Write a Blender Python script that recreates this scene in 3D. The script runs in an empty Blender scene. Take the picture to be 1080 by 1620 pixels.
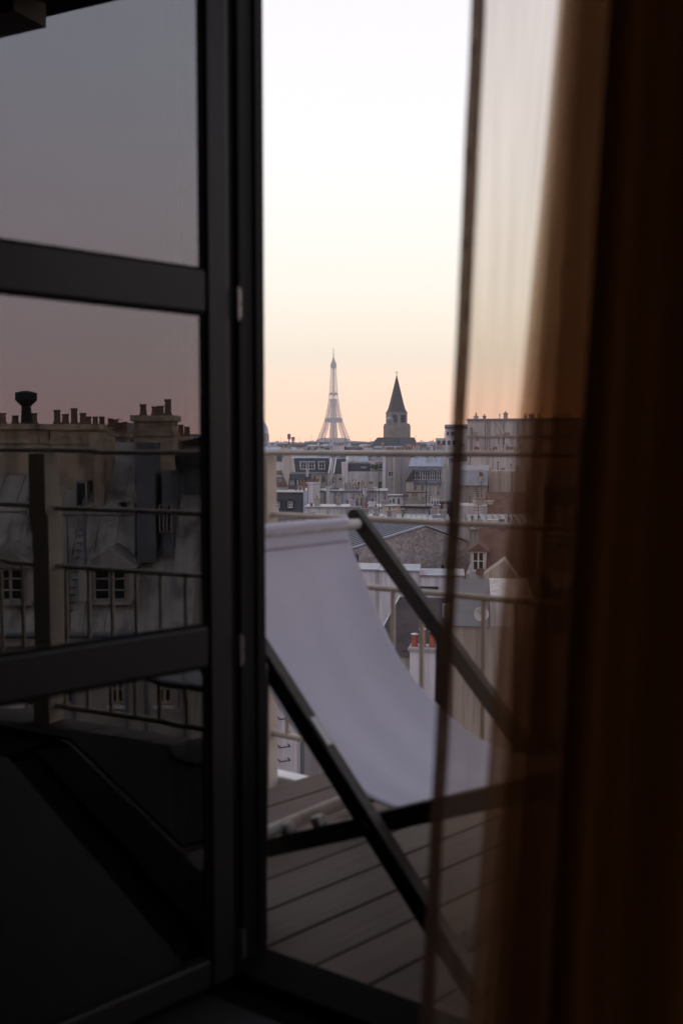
import bpy, math, random
from mathutils import Vector
random.seed(7)
sc = bpy.context.scene
COL = sc.collection
R = math.radians

# ------------------------------------------------------------------ camera
EYE = 1.12                        # metres above the balcony deck
PITCH = math.atan(105 / 1575)
cam_d = bpy.data.cameras.new('camera')
cam = bpy.data.objects.new('camera', cam_d)
COL.objects.link(cam)
cam.location = (0, 0, EYE)
cam.rotation_euler = (math.pi / 2 - PITCH, 0, 0)
cam_d.sensor_fit = 'VERTICAL'
cam_d.sensor_height = 36
cam_d.sensor_width = 24
cam_d.lens = 35
cam_d.clip_start = 0.02
cam_d.clip_end = 20000
cam_d.dof.use_dof = True
cam_d.dof.focus_distance = 45
cam_d.dof.aperture_fstop = 3.3
sc.camera = cam

# ------------------------------------------------------------------ sky, sun, exposure
world = bpy.data.worlds.new('World')
sc.world = world
world.use_nodes = True
wn = world.node_tree
wn.nodes.clear()
def N(nt, t, **kw):
    n = nt.nodes.new(t)
    for k, v in kw.items():
        setattr(n, k, v)
    return n
SUN_AZ = 4.0
SUN_EL = 1.5
w_out = N(wn, 'ShaderNodeOutputWorld')
w_sky = N(wn, 'ShaderNodeTexSky', sky_type='NISHITA', sun_disc=False)
w_sky.sun_elevation = R(SUN_EL)
w_sky.sun_rotation = R(SUN_AZ)
w_sky.dust_density = 3.0
w_bg1 = N(wn, 'ShaderNodeBackground')
w_bg1.inputs[1].default_value = 0.0025
wn.links.new(w_sky.outputs[0], w_bg1.inputs[0])
w_tc = N(wn, 'ShaderNodeTexCoord')
w_sep = N(wn, 'ShaderNodeSeparateXYZ')
wn.links.new(w_tc.outputs['Generated'], w_sep.inputs[0])
def ramp(nt, stops, interp='EASE'):
    r = N(nt, 'ShaderNodeValToRGB')
    r.color_ramp.interpolation = interp
    e = r.color_ramp.elements
    while len(e) < len(stops):
        e.new(0.5)
    for i, (p, c) in enumerate(stops):
        e[i].position = p
        e[i].color = (*c, 1) if len(c) == 3 else c
    return r
S_ = lambda deg: math.sin(R(deg))
# twilight glow side and the belt of Venus side, by elevation
r_sun = ramp(wn, [(0.0, (1.62, .83, .48)), (S_(2), (1.33, .84, .53)), (S_(5), (1.02, .89, .655)), (S_(9), (.95, .90, .78)),
                  (S_(15), (.89, .865, .845)), (S_(25), (.79, .78, .835)), (S_(45), (.60, .62, .74)), (1.0, (.46, .49, .62))], 'LINEAR')
r_anti = ramp(wn, [(0.0, (.62, .42, .50)), (S_(4), (.70, .47, .54)), (S_(10), (.74, .58, .65)), (S_(20), (.65, .66, .80)),
                   (S_(45), (.57, .60, .73)), (1.0, (.46, .49, .62))], 'LINEAR')
wn.links.new(w_sep.outputs['Z'], r_sun.inputs[0])
wn.links.new(w_sep.outputs['Z'], r_anti.inputs[0])
w_dot = N(wn, 'ShaderNodeVectorMath', operation='DOT_PRODUCT')
w_dot.inputs[1].default_value = (math.sin(R(SUN_AZ)), math.cos(R(SUN_AZ)), 0)
wn.links.new(w_tc.outputs['Generated'], w_dot.inputs[0])
w_mr = N(wn, 'ShaderNodeMapRange', interpolation_type='SMOOTHSTEP')
w_mr.inputs[1].default_value = -0.75
w_mr.inputs[2].default_value = 0.8
wn.links.new(w_dot.outputs['Value'], w_mr.inputs[0])
w_mix = N(wn, 'ShaderNodeMix', data_type='RGBA')
wn.links.new(w_mr.outputs[0], w_mix.inputs[0])
wn.links.new(r_anti.outputs[0], w_mix.inputs[6])
wn.links.new(r_sun.outputs[0], w_mix.inputs[7])
w_bg2 = N(wn, 'ShaderNodeBackground')
w_bg2.inputs[1].default_value = 1.0
wn.links.new(w_mix.outputs[2], w_bg2.inputs[0])
w_add = N(wn, 'ShaderNodeAddShader')
wn.links.new(w_bg1.outputs[0], w_add.inputs[0])
wn.links.new(w_bg2.outputs[0], w_add.inputs[1])
wn.links.new(w_add.outputs[0], w_out.inputs[0])

sun_d = bpy.data.lights.new('sun', 'SUN')
sun_d.energy = 0.12
sun_d.angle = R(18)
sun_d.color = (1.0, .72, .5)
sun = bpy.data.objects.new('sun', sun_d)
COL.objects.link(sun)
sdir = Vector((math.sin(R(SUN_AZ)) * math.cos(R(6)), math.cos(R(SUN_AZ)) * math.cos(R(6)), math.sin(R(6))))
sun.rotation_euler = sdir.to_track_quat('Z', 'Y').to_euler()
sun.location = (0, 50, 60)

vs = sc.view_settings
vs.view_transform = 'Standard'
vs.look = 'None'
vs.exposure = 0.40
vs.gamma = 1.0
vs.use_curve_mapping = False
sc.render.engine = 'CYCLES'
cy = sc.cycles
cy.use_denoising = True
cy.max_bounces = 8
cy.diffuse_bounces = 3
cy.glossy_bounces = 4
cy.transmission_bounces = 6
cy.transparent_max_bounces = 24
cy.volume_bounces = 1
cy.sample_clamp_indirect = 4.0
cy.caustics_reflective = False
cy.caustics_refractive = False

# ------------------------------------------------------------------ geometry of the place
FACE = R(34)                                             # the facade is turned 34 degrees to the lens
EO = Vector((math.sin(FACE), math.cos(FACE), 0))         # outwards from the facade
EA = Vector((math.cos(FACE), -math.sin(FACE), 0))        # along the facade
def AO(al, out, z=0.0):
    p = EA * al + EO * out
    return Vector((p.x, p.y, z))
LEAF = R(47)
LD = Vector((math.sin(LEAF), math.cos(LEAF), 0))         # along the open door leaf, towards its hinge
LN = Vector((math.cos(LEAF), -math.sin(LEAF), 0))        # leaf normal, towards the room
HINGE = Vector((-0.22, 2.02, 0))
D2 = Vector((.376, -.927, 0)).normalized()               # second side of the balcony
N2 = Vector((-D2.y, D2.x, 0))
GROUND = -22.0

def ray(px, py):
    u = (px - 540) / 1575
    v = (810 - py) / 1575
    return Vector((u, math.cos(PITCH) + v * math.sin(PITCH), -math.sin(PITCH) + v * math.cos(PITCH)))
CAMP = Vector((0, 0, EYE))
def plane_hit(px, py, n, d):
    r = ray(px, py)
    return CAMP + r * ((d - n.dot(CAMP)) / n.dot(r))
def mirror(p):
    k = (p - HINGE).dot(LN)
    return p - LN * (2 * k)

# ------------------------------------------------------------------ mesh builder
class MB:
    def __init__(s):
        s.v, s.f, s.m = [], [], []
    def add(s, vs_, fs, mi=0):
        o = len(s.v)
        s.v += [Vector(p) for p in vs_]
        for f in fs:
            s.f.append(tuple(i + o for i in f))
            s.m.append(mi)
        return s
    def hexa(s, p, mi=0):      # p: bottom 4 then top 4
        return s.add(p, [(3, 2, 1, 0), (4, 5, 6, 7), (0, 1, 5, 4), (1, 2, 6, 5), (2, 3, 7, 6), (3, 0, 4, 7)], mi)
    def box(s, c, sx, sy, sz, ex=Vector((1, 0, 0)), ey=Vector((0, 1, 0)), ez=Vector((0, 0, 1)), mi=0):
        c = Vector(c)
        a, b, d = ex * sx / 2, ey * sy / 2, ez * sz / 2
        return s.hexa([c - a - b - d, c + a - b - d, c + a + b - d, c - a + b - d,
                       c - a - b + d, c + a - b + d, c + a + b + d, c - a + b + d], mi)
    def bar(s, p, q, w, h, up=Vector((0, 0, 1)), mi=0):
        p, q = Vector(p), Vector(q)
        e = (q - p)
        L = e.length
        e.normalize()
        side = e.cross(up)
        if side.length < 1e-5:
            side = e.cross(Vector((1, 0, 0)))
        side.normalize()
        u2 = side.cross(e)
        return s.box((p + q) / 2, L, w, h, e, side, u2, mi)
    def tube(s, p, q, r, n=10, r2=None, mi=0, cap=True):
        p, q = Vector(p), Vector(q)
        r2 = r if r2 is None else r2
        e = (q - p).normalized()
        a = e.orthogonal().normalized()
        b = e.cross(a)
        vs_ = []
        for c, rr in ((p, r), (q, r2)):
            for i in range(n):
                t = 2 * math.pi * i / n
                vs_.append(c + a * rr * math.cos(t) + b * rr * math.sin(t))
        fs = [(i, (i + 1) % n, n + (i + 1) % n, n + i) for i in range(n)]
        if cap:
            fs += [tuple(range(n - 1, -1, -1)), tuple(range(n, 2 * n))]
        return s.add(vs_, fs, mi)
    def lathe(s, c, prof, n=16, mi=0, flip=False):
        c = Vector(c)
        vs_, fs = [], []
        for r, z in prof:
            for i in range(n):
                t = 2 * math.pi * i / n
                vs_.append(c + Vector((r * math.cos(t), r * math.sin(t), z)))
        for k in range(len(prof) - 1):
            for i in range(n):
                fs.append((k * n + i, k * n + (i + 1) % n, (k + 1) * n + (i + 1) % n, (k + 1) * n + i))
        fs += [tuple(range(n - 1, -1, -1)), tuple(range((len(prof) - 1) * n, len(prof) * n))]
        return s.add(vs_, fs, mi)
    def build(s, name, mats, parent=None, smooth=False, bevel=0.0, loc=None):
        me = bpy.data.meshes.new(name)
        o = bpy.data.objects.new(name, me)
        COL.objects.link(o)
        base = Vector((0, 0, 0))
        if parent is not None:
            q = parent
            while q is not None:
                base += q.location
                q = q.parent
            o.parent = parent
        elif loc is not None:
            o.location = loc
            base = Vector(loc)
        me.from_pydata([tuple(p - base) for p in s.v], [], s.f)
        if not isinstance(mats, (list, tuple)):
            mats = [mats]
        for m in mats:
            me.materials.append(m)
        if len(mats) > 1:
            me.polygons.foreach_set('material_index', s.m)
        if smooth:
            me.polygons.foreach_set('use_smooth', [True] * len(me.polygons))
        if bevel:
            b = o.modifiers.new('bevel', 'BEVEL')
            b.width = bevel
            b.segments = 2
            b.limit_method = 'ANGLE'
        me.update()
        return o
def tag(o, label=None, cat=None, group=None, kind=None):
    if label: o['label'] = label
    if cat: o['category'] = cat
    if group: o['group'] = group
    if kind: o['kind'] = kind
    return o
def thing(name, label, cat, loc, group=None):
    o = bpy.data.objects.new(name, None)
    COL.objects.link(o)
    o.location = loc
    o.empty_display_size = 0.3
    return tag(o, label, cat, group)

# ------------------------------------------------------------------ materials
def mat(name, base, rough=.7, noise=0.0, scale=3.0, dark=None, bump=0.0, bscale=None, metal=0.0, streak=0.0, spec=0.3, detail=6):
    m = bpy.data.materials.new(name)
    m.use_nodes = True
    nt = m.node_tree
    p = nt.nodes['Principled BSDF']
    p.inputs['Base Color'].default_value = (*base, 1)
    p.inputs['Roughness'].default_value = rough
    p.inputs['Metallic'].default_value = metal
    p.inputs['Specular IOR Level'].default_value = spec
    tc = N(nt, 'ShaderNodeTexCoord')
    if noise > 0:
        nz = N(nt, 'ShaderNodeTexNoise')
        nz.inputs['Scale'].default_value = scale
        nz.inputs['Detail'].default_value = detail
        nz.inputs['Roughness'].default_value = .65
        mp = N(nt, 'ShaderNodeMapping')
        if streak:
            mp.inputs['Scale'].default_value = (1, 1, 1 - streak)
        nt.links.new(tc.outputs['Object'], mp.inputs[0])
        nt.links.new(mp.outputs[0], nz.inputs['Vector'])
        dk = dark or tuple(c * (1 - noise) for c in base)
        lt = tuple(min(1, c * (1 + noise * .5)) for c in base)
        rp = ramp(nt, [(.28, dk), (.52, base), (.75, lt)], 'LINEAR')
        nt.links.new(nz.outputs[0], rp.inputs[0])
        nt.links.new(rp.outputs[0], p.inputs['Base Color'])
    if streak:
        m3 = N(nt, 'ShaderNodeMapping'); m3.inputs['Scale'].default_value = (2.6, 2.6, .10)
        n4 = N(nt, 'ShaderNodeTexNoise'); n4.inputs['Scale'].default_value = 1.0; n4.inputs['Detail'].default_value = 7
        n4.inputs['Roughness'].default_value = .7
        nt.links.new(tc.outputs['Object'], m3.inputs[0]); nt.links.new(m3.outputs[0], n4.inputs['Vector'])
        r4 = ramp(nt, [(.36, (.55, .54, .53)), (.54, (1, 1, 1))], 'LINEAR'); nt.links.new(n4.outputs[0], r4.inputs[0])
        x4 = N(nt, 'ShaderNodeMix', data_type='RGBA', blend_type='MULTIPLY'); x4.inputs[0].default_value = .85
        nt.links.new(rp.outputs[0], x4.inputs[6]); nt.links.new(r4.outputs[0], x4.inputs[7])
        nt.links.new(x4.outputs[2], p.inputs['Base Color'])
    if bump > 0:
        n2 = N(nt, 'ShaderNodeTexNoise')
        n2.inputs['Scale'].default_value = bscale or scale * 6
        n2.inputs['Detail'].default_value = 5
        nt.links.new(tc.outputs['Object'], n2.inputs['Vector'])
        b = N(nt, 'ShaderNodeBump')
        b.inputs['Strength'].default_value = bump
        b.inputs['Distance'].default_value = .02
        nt.links.new(n2.outputs[0], b.inputs['Height'])
        nt.links.new(b.outputs[0], p.inputs['Normal'])
    return m
M = {}
M['plaster_white'] = mat('plaster_white', (.52, .49, .47), .9, .30, .5, streak=.8, bump=.2)
M['plaster_cream'] = mat('plaster_cream', (.46, .41, .35), .9, .28, .5, streak=.8, bump=.2)
M['plaster_grey'] = mat('plaster_grey', (.33, .30, .285), .9, .22, .35, streak=.85, bump=.2)
M['plaster_pale'] = mat('plaster_pale', (.58, .55, .54), .9, .22, .7, streak=.8, bump=.2)
M['plaster_stained'] = mat('plaster_stained', (.43, .41, .42), .9, .60, .8, dark=(.12, .11, .12), streak=.93, bump=.2)
M['plaster_yellow'] = mat('plaster_yellow', (.46, .36, .24), .9, .2, .6, bump=.2)
M['stone'] = mat('stone', (.30, .265, .23), .9, .40, .8, bump=.5, bscale=3)
M['stone_dark'] = mat('stone_dark', (.40, .31, .23), .9, .55, 1.2, dark=(.13, .10, .08), bump=.6, bscale=5)
M['zinc'] = mat('zinc', (.26, .275, .31), .5, .28, .6, metal=.25, bump=.1)
M['zinc_dark'] = mat('zinc_dark', (.13, .135, .15), .5, .25, .8, metal=.2, bump=.1)
M['slate'] = mat('slate', (.035, .036, .042), .65, .5, 1.2, bump=.5, bscale=8)
M['slate_brown'] = mat('slate_brown', (.05, .035, .033), .75, .5, 1.0, bump=.5, bscale=8)
M['tile'] = mat('tile', (.13, .068, .052), .85, .5, 1.5, bump=.5, bscale=8)
M['terracotta'] = mat('terracotta', (.20, .085, .06), .8, .35, 6, bump=.2)
M['terracotta_red'] = mat('terracotta_red', (.33, .095, .05), .75, .35, 9, bump=.2)
M['pot_old'] = mat('pot_old', (.19, .115, .085), .85, .4, 5, bump=.2)
M['white_paint'] = mat('white_paint', (.68, .67, .66), .55, .12, 3)
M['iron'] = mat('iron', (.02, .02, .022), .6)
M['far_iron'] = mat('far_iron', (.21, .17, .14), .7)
M['frame_white'] = mat('frame_white', (.62, .61, .60), .6)
M['church_stone'] = mat('church_stone', (.21, .175, .145), .9, .45, .35, bump=.3, bscale=1)
M['pane_dark'] = mat('pane_dark', (.012, .013, .016), .12, spec=.6)
M['asphalt'] = mat('asphalt', (.05, .05, .05), .9, .2, .2)

def voronoi_stone(name, base, scale, dark):
    m = mat(name, base, .95, .35, .35, dark=dark)
    nt = m.node_tree
    p = nt.nodes['Principled BSDF']
    tc = N(nt, 'ShaderNodeTexCoord')
    vo = N(nt, 'ShaderNodeTexVoronoi', feature='DISTANCE_TO_EDGE')
    vo.inputs['Scale'].default_value = scale
    vc = N(nt, 'ShaderNodeTexVoronoi')
    vc.inputs['Scale'].default_value = scale
    nz = N(nt, 'ShaderNodeTexNoise')
    nz.inputs['Scale'].default_value = scale * .8
    mx = N(nt, 'ShaderNodeMix', data_type='VECTOR')
    mx.inputs[0].default_value = .12
    nt.links.new(tc.outputs['Object'], nz.inputs['Vector'])
    nt.links.new(tc.outputs['Object'], mx.inputs[4])
    nt.links.new(nz.outputs['Color'], mx.inputs[5])
    for v in (vo, vc):
        nt.links.new(mx.outputs[1], v.inputs['Vector'])
    rp = ramp(nt, [(0, (.72, .72, .72)), (.10, (1, 1, 1))], 'LINEAR')
    nt.links.new(vo.outputs['Distance'], rp.inputs[0])
    hs = N(nt, 'ShaderNodeMix', data_type='RGBA', blend_type='MULTIPLY')
    hs.inputs[0].default_value = 1
    src = p.inputs['Base Color'].links[0].from_socket
    nt.links.new(src, hs.inputs[6])
    nt.links.new(rp.outputs[0], hs.inputs[7])
    h2 = N(nt, 'ShaderNodeMix', data_type='RGBA', blend_type='OVERLAY')
    h2.inputs[0].default_value = .35
    nt.links.new(hs.outputs[2], h2.inputs[6])
    bw = N(nt, 'ShaderNodeRGBToBW')
    nt.links.new(vc.outputs['Color'], bw.inputs[0])
    nt.links.new(bw.outputs[0], h2.inputs[7])
    nt.links.new(h2.outputs[2], p.inputs['Base Color'])
    bp = N(nt, 'ShaderNodeBump')
    bp.inputs['Strength'].default_value = .8
    bp.inputs['Distance'].default_value = .06
    nt.links.new(rp.outputs[0], bp.inputs['Height'])
    nt.links.new(bp.outputs[0], p.inputs['Normal'])
    return m
M['rubble'] = voronoi_stone('rubble', (.30, .262, .24), 6.5, (.17, .135, .12))

M['black_frame'] = mat('black_frame', (.007, .0068, .0066), .55, .15, 20, spec=.08)
M['leaf_frame'] = mat('leaf_frame', (.020, .018, .017), .42, .10, 15, spec=.3)
M['sill_black'] = mat('sill_black', (.0035, .0034, .0033), .8, .1, 20, spec=.04)
M['hinge_metal'] = mat('hinge_metal', (.22, .21, .20), .35, metal=.9)
M['rail_paint'] = mat('rail_paint', (.54, .46, .385), .45, .15, 12, bump=.05)
M['teak'] = mat('teak', (.036, .027, .021), .6, .35, 4, bump=.25, bscale=60, streak=.0)
M['teak_lit'] = mat('teak_lit', (.56, .52, .47), .6, .35, 14)  # light teak; the light on rods and notches is put into its colour
M['deck'] = None
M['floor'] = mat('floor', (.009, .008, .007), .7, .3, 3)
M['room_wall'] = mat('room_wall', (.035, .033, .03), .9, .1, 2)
M['table_top'] = mat('table_top', (.07, .08, .095), .4, .1, 5)
M['facade_stone'] = mat('facade_stone', (.32, .29, .25), .9, .2, 1.5, bump=.2)

def deck_mat():
    m = bpy.data.materials.new('deck_wood')
    m.use_nodes = True
    nt = m.node_tree
    p = nt.nodes['Principled BSDF']
    p.inputs['Roughness'].default_value = .62
    p.inputs['Specular IOR Level'].default_value = .3
    tc = N(nt, 'ShaderNodeTexCoord')
    mp = N(nt, 'ShaderNodeMapping')
    mp.inputs['Rotation'].default_value = (0, 0, -(math.pi / 2 - LEAF))
    mp2 = N(nt, 'ShaderNodeMapping')
    mp2.inputs['Scale'].default_value = (2.0, 60, 20)
    nt.links.new(tc.outputs['Object'], mp.inputs[0])
    nt.links.new(mp.outputs[0], mp2.inputs[0])
    nz = N(nt, 'ShaderNodeTexNoise')
    nz.inputs['Scale'].default_value = 1.0
    nz.inputs['Detail'].default_value = 8
    nt.links.new(mp2.outputs[0], nz.inputs['Vector'])
    n3 = N(nt, 'ShaderNodeTexNoise')
    n3.inputs['Scale'].default_value = 3.0
    n3.inputs['Detail'].default_value = 6
    nt.links.new(tc.outputs['Object'], n3.inputs['Vector'])
    oi = N(nt, 'ShaderNodeObjectInfo')
    rp = ramp(nt, [(.25, (.030, .018, .014)), (.55, (.070, .043, .034)), (.8, (.110, .072, .058))], 'LINEAR')
    ad = N(nt, 'ShaderNodeMath', operation='MULTIPLY_ADD')
    ad.inputs[1].default_value = .22
    nt.links.new(oi.outputs['Random'], ad.inputs[0])
    a2 = N(nt, 'ShaderNodeMath', operation='MULTIPLY_ADD')
    a2.inputs[1].default_value = .5
    nt.links.new(n3.outputs[0], a2.inputs[0])
    sb = N(nt, 'ShaderNodeMath', operation='MULTIPLY_ADD')
    sb.inputs[1].default_value = .45
    sb.inputs[2].default_value = -.05
    nt.links.new(nz.outputs[0], sb.inputs[0])
    nt.links.new(sb.outputs[0], a2.inputs[2])
    nt.links.new(a2.outputs[0], ad.inputs[2])
    nt.links.new(ad.outputs[0], rp.inputs[0])
    nt.links.new(rp.outputs[0], p.inputs['Base Color'])
    b = N(nt, 'ShaderNodeBump')
    b.inputs['Strength'].default_value = .25
    b.inputs['Distance'].default_value = .004
    nt.links.new(nz.outputs[0], b.inputs['Height'])
    nt.links.new(b.outputs[0], p.inputs['Normal'])
    return m
M['deck'] = deck_mat()

def canvas_mat():
    m = bpy.data.materials.new('canvas')
    m.use_nodes = True
    nt = m.node_tree
    p = nt.nodes['Principled BSDF']
    out = nt.nodes['Material Output']
    p.inputs['Base Color'].default_value = (.64, .60, .665, 1)
    p.inputs['Roughness'].default_value = .9
    p.inputs['Specular IOR Level'].default_value = .1
    tr = N(nt, 'ShaderNodeBsdfTranslucent')
    tr.inputs[0].default_value = (.55, .52, .55, 1)
    mx = N(nt, 'ShaderNodeMixShader')
    mx.inputs[0].default_value = .22
    nt.links.new(p.outputs[0], mx.inputs[1])
    nt.links.new(tr.outputs[0], mx.inputs[2])
    nt.links.new(mx.outputs[0], out.inputs[0])
    tc = N(nt, 'ShaderNodeTexCoord')
    nz = N(nt, 'ShaderNodeTexNoise')
    nz.inputs['Scale'].default_value = 260
    n2 = N(nt, 'ShaderNodeTexNoise')
    n2.inputs['Scale'].default_value = 7
    for n in (nz, n2):
        nt.links.new(tc.outputs['Object'], n.inputs['Vector'])
    b = N(nt, 'ShaderNodeBump')
    b.inputs['Strength'].default_value = .25
    b.inputs['Distance'].default_value = .002
    nt.links.new(nz.outputs[0], b.inputs['Height'])
    b2 = N(nt, 'ShaderNodeBump')
    b2.inputs['Strength'].default_value = .25
    b2.inputs['Distance'].default_value = .02
    nt.links.new(n2.outputs[0], b2.inputs['Height'])
    nt.links.new(b.outputs[0], b2.inputs['Normal'])
    nt.links.new(b2.outputs[0], p.inputs['Normal'])
    return m
M['canvas'] = canvas_mat()

def glass_mat(name, ior, tint):
    m = bpy.data.materials.new(name)
    m.use_nodes = True
    nt = m.node_tree
    nt.nodes.remove(nt.nodes['Principled BSDF'])
    out = nt.nodes['Material Output']
    fr = N(nt, 'ShaderNodeFresnel')
    fr.inputs[0].default_value = ior
    gl = N(nt, 'ShaderNodeBsdfGlossy')
    gl.inputs['Roughness'].default_value = 0.0
    gl.inputs[0].default_value = (1, 1, 1, 1)
    tp = N(nt, 'ShaderNodeBsdfTransparent')
    tp.inputs[0].default_value = (*tint, 1)
    gtc = N(nt, 'ShaderNodeTexCoord')
    gnz = N(nt, 'ShaderNodeTexNoise')
    gnz.inputs['Scale'].default_value = 5
    gnz.inputs['Detail'].default_value = 1
    gbp = N(nt, 'ShaderNodeBump')
    gbp.inputs['Strength'].default_value = .1
    gbp.inputs['Distance'].default_value = .0003
    nt.links.new(gtc.outputs['Object'], gnz.inputs['Vector'])
    nt.links.new(gnz.outputs[0], gbp.inputs['Height'])
    nt.links.new(gbp.outputs[0], gl.inputs['Normal'])
    mx = N(nt, 'ShaderNodeMixShader')
    nt.links.new(fr.outputs[0], mx.inputs[0])
    nt.links.new(tp.outputs[0], mx.inputs[1])
    nt.links.new(gl.outputs[0], mx.inputs[2])
    nt.links.new(mx.outputs[0], out.inputs[0])
    return m
M['door_glass'] = glass_mat('door_glass', 2.5, (.84, .85, .85))     # a sheet of glass reflects from both its faces

def sheer_mat(name, trans, thread, openness, wv=(420, 26), sp=.18):
    m = bpy.data.materials.new(name)
    m.use_nodes = True
    nt = m.node_tree
    nt.nodes.remove(nt.nodes['Principled BSDF'])
    out = nt.nodes['Material Output']
    tp = N(nt, 'ShaderNodeBsdfTransparent')
    tp.inputs[0].default_value = (*trans, 1)
    tl = N(nt, 'ShaderNodeBsdfTranslucent')
    tl.inputs[0].default_value = (*thread, 1)
    df = N(nt, 'ShaderNodeBsdfDiffuse')
    df.inputs[0].default_value = (*thread, 1)
    m1 = N(nt, 'ShaderNodeMixShader')
    m1.inputs[0].default_value = .35
    nt.links.new(tl.outputs[0], m1.inputs[1])
    nt.links.new(df.outputs[0], m1.inputs[2])
    m2 = N(nt, 'ShaderNodeMixShader')
    nt.links.new(m1.outputs[0], m2.inputs[1])
    nt.links.new(tp.outputs[0], m2.inputs[2])
    # the weave: fine upright threads, a little uneven
    uv = N(nt, 'ShaderNodeUVMap')
    mp = N(nt, 'ShaderNodeMapping')
    mp.inputs['Scale'].default_value = (wv[0], wv[1], 1)
    nt.links.new(uv.outputs[0], mp.inputs[0])
    nz = N(nt, 'ShaderNodeTexNoise')
    nz.inputs['Scale'].default_value = 1
    nz.inputs['Detail'].default_value = 3
    nt.links.new(mp.outputs[0], nz.inputs['Vector'])
    mr = N(nt, 'ShaderNodeMapRange')
    mr.inputs[1].default_value = .3
    mr.inputs[2].default_value = .7
    mr.inputs[3].default_value = max(0, openness - sp * .55)
    mr.inputs[4].default_value = openness + sp * .45
    nt.links.new(nz.outputs[0], mr.inputs[0])
    nt.links.new(mr.outputs[0], m2.inputs[0])
    nt.links.new(m2.outputs[0], out.inputs[0])
    return m
M['sheer'] = sheer_mat('sheer', (.95, .88, .815), (.18, .128, .094), .75, (560, 9), .30)
M['sheer_hem'] = sheer_mat('sheer_hem', (.6, .45, .36), (.045, .028, .02), .07, (5, 70), .35)
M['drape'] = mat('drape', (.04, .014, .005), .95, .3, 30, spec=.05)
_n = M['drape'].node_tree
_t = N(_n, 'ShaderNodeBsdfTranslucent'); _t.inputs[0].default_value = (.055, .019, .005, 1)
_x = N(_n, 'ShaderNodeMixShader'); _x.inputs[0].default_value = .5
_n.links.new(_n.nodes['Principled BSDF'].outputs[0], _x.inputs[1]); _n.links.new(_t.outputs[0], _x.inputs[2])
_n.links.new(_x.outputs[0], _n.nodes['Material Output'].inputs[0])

# ------------------------------------------------------------------ ground and hills
g = MB().add([(-1780, -480, GROUND), (1780, -480, GROUND), (1780, 3680, GROUND), (-1780, 3680, GROUND)], [(0, 1, 2, 3)])
tag(g.build('ground', M['asphalt']), kind='structure')
hb = MB()
K_ = 60
for k in range(K_ + 1):
    x = -1500 + 3000 * k / K_
    hgt = EYE + 4 + 11 * max(0, math.sin(k * .21 + 1.3)) + 3 * math.sin(k * .9)
    hb.v += [Vector((x, 3380, GROUND)), Vector((x, 3460, hgt)), Vector((x, 3550, GROUND))]
for k in range(K_):
    a = k * 3
    hb.f += [(a, a + 3, a + 4, a + 1), (a + 1, a + 4, a + 5, a + 2)]
    hb.m += [0, 0]
tag(hb.build('hills', mat('hill', (.07, .08, .05), .95, .3, .01)), kind='structure')

# ------------------------------------------------------------------ the room
OUTF = 1.62                                   # facade plane
KA = 0.487                                    # where the facade turns the corner
K = AO(KA, OUTF)
CEIL = 2.82
FLZ = -0.012
K2 = K + D2 * 3.2
P1, P5 = AO(-3.0, OUTF), AO(-3.0, -2.4)
P4 = K2 - EO * 2.3
room = [P1, K, K2, P4, P5]
def slab(poly, z0, z1):
    n = len(poly)
    m = MB()
    m.add([Vector((p.x, p.y, z0)) for p in poly] + [Vector((p.x, p.y, z1)) for p in poly],
          [tuple(range(n - 1, -1, -1)), tuple(range(n, 2 * n))] + [(i, (i + 1) % n, n + (i + 1) % n, n + i) for i in range(n)])
    return m
inner = [P1 - EO * .10, K - EO * .10 - N2 * .06, K2 - N2 * .10, P4, P5]
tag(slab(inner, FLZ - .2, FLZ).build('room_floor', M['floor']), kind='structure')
tag(slab(room, CEIL, CEIL + .25).build('room_ceiling', M['room_wall']), kind='structure')
def wall_piece(name, p, q, nrm, z0, z1, th, m):
    h = MB()
    a, b = Vector(p), Vector(q)
    t = nrm * th
    h.hexa([Vector((v.x, v.y, z)) for z in (z0, z1) for v in (a, b, b + t, a + t)])
    return tag(h.build(name, m), kind='structure')
DO0, DO1 = -1.461, 0.43                        # door opening along the facade
wall_piece('facade_wall', AO(-3.0, OUTF - .06), AO(DO0, OUTF - .06), EO, -.3, CEIL + .25, .26, [M['facade_stone']])
wall_piece('facade_lintel', AO(DO0 + .001, OUTF - .06), AO(KA - .03, OUTF - .06), EO, 2.74, CEIL + .25, .18, [M['facade_stone']])
wall_piece('side_wall', K + D2 * .62 - N2 * .08, K2 - N2 * .08, N2, -.3, CEIL + .25, .24, [M['facade_stone']])
wall_piece('side_lintel', K + D2 * .02 - N2 * .08, K + D2 * .619 - N2 * .08, N2, 2.62, CEIL + .25, .16, [M['facade_stone']])
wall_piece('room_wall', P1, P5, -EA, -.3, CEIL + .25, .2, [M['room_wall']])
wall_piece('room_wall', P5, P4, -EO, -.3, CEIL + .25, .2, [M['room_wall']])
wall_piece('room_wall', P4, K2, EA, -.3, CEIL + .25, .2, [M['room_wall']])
# slim eave over the side balcony
e0, e1 = K - D2 * 1.3 + N2 * .01, K + D2 * 3.2 + N2 * .01
wall_piece('eave', e0, e1, N2, 2.80, 2.93, .34, [M['black_frame']])

tag(slab([AO(-1.46, 1.45), AO(KA - .1, 1.45), AO(KA + .02, OUTF + .085), AO(-1.46, OUTF + .085)], -.24, -.016).build('threshold', M['sill_black']), kind='structure')
tag(slab([K - N2 * .14 + D2 * .08, K2 - N2 * .14, K2 + N2 * .095, K + N2 * .095 + D2 * .08], -.26, -.018).build('threshold', M['sill_black']), kind='structure')
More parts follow.
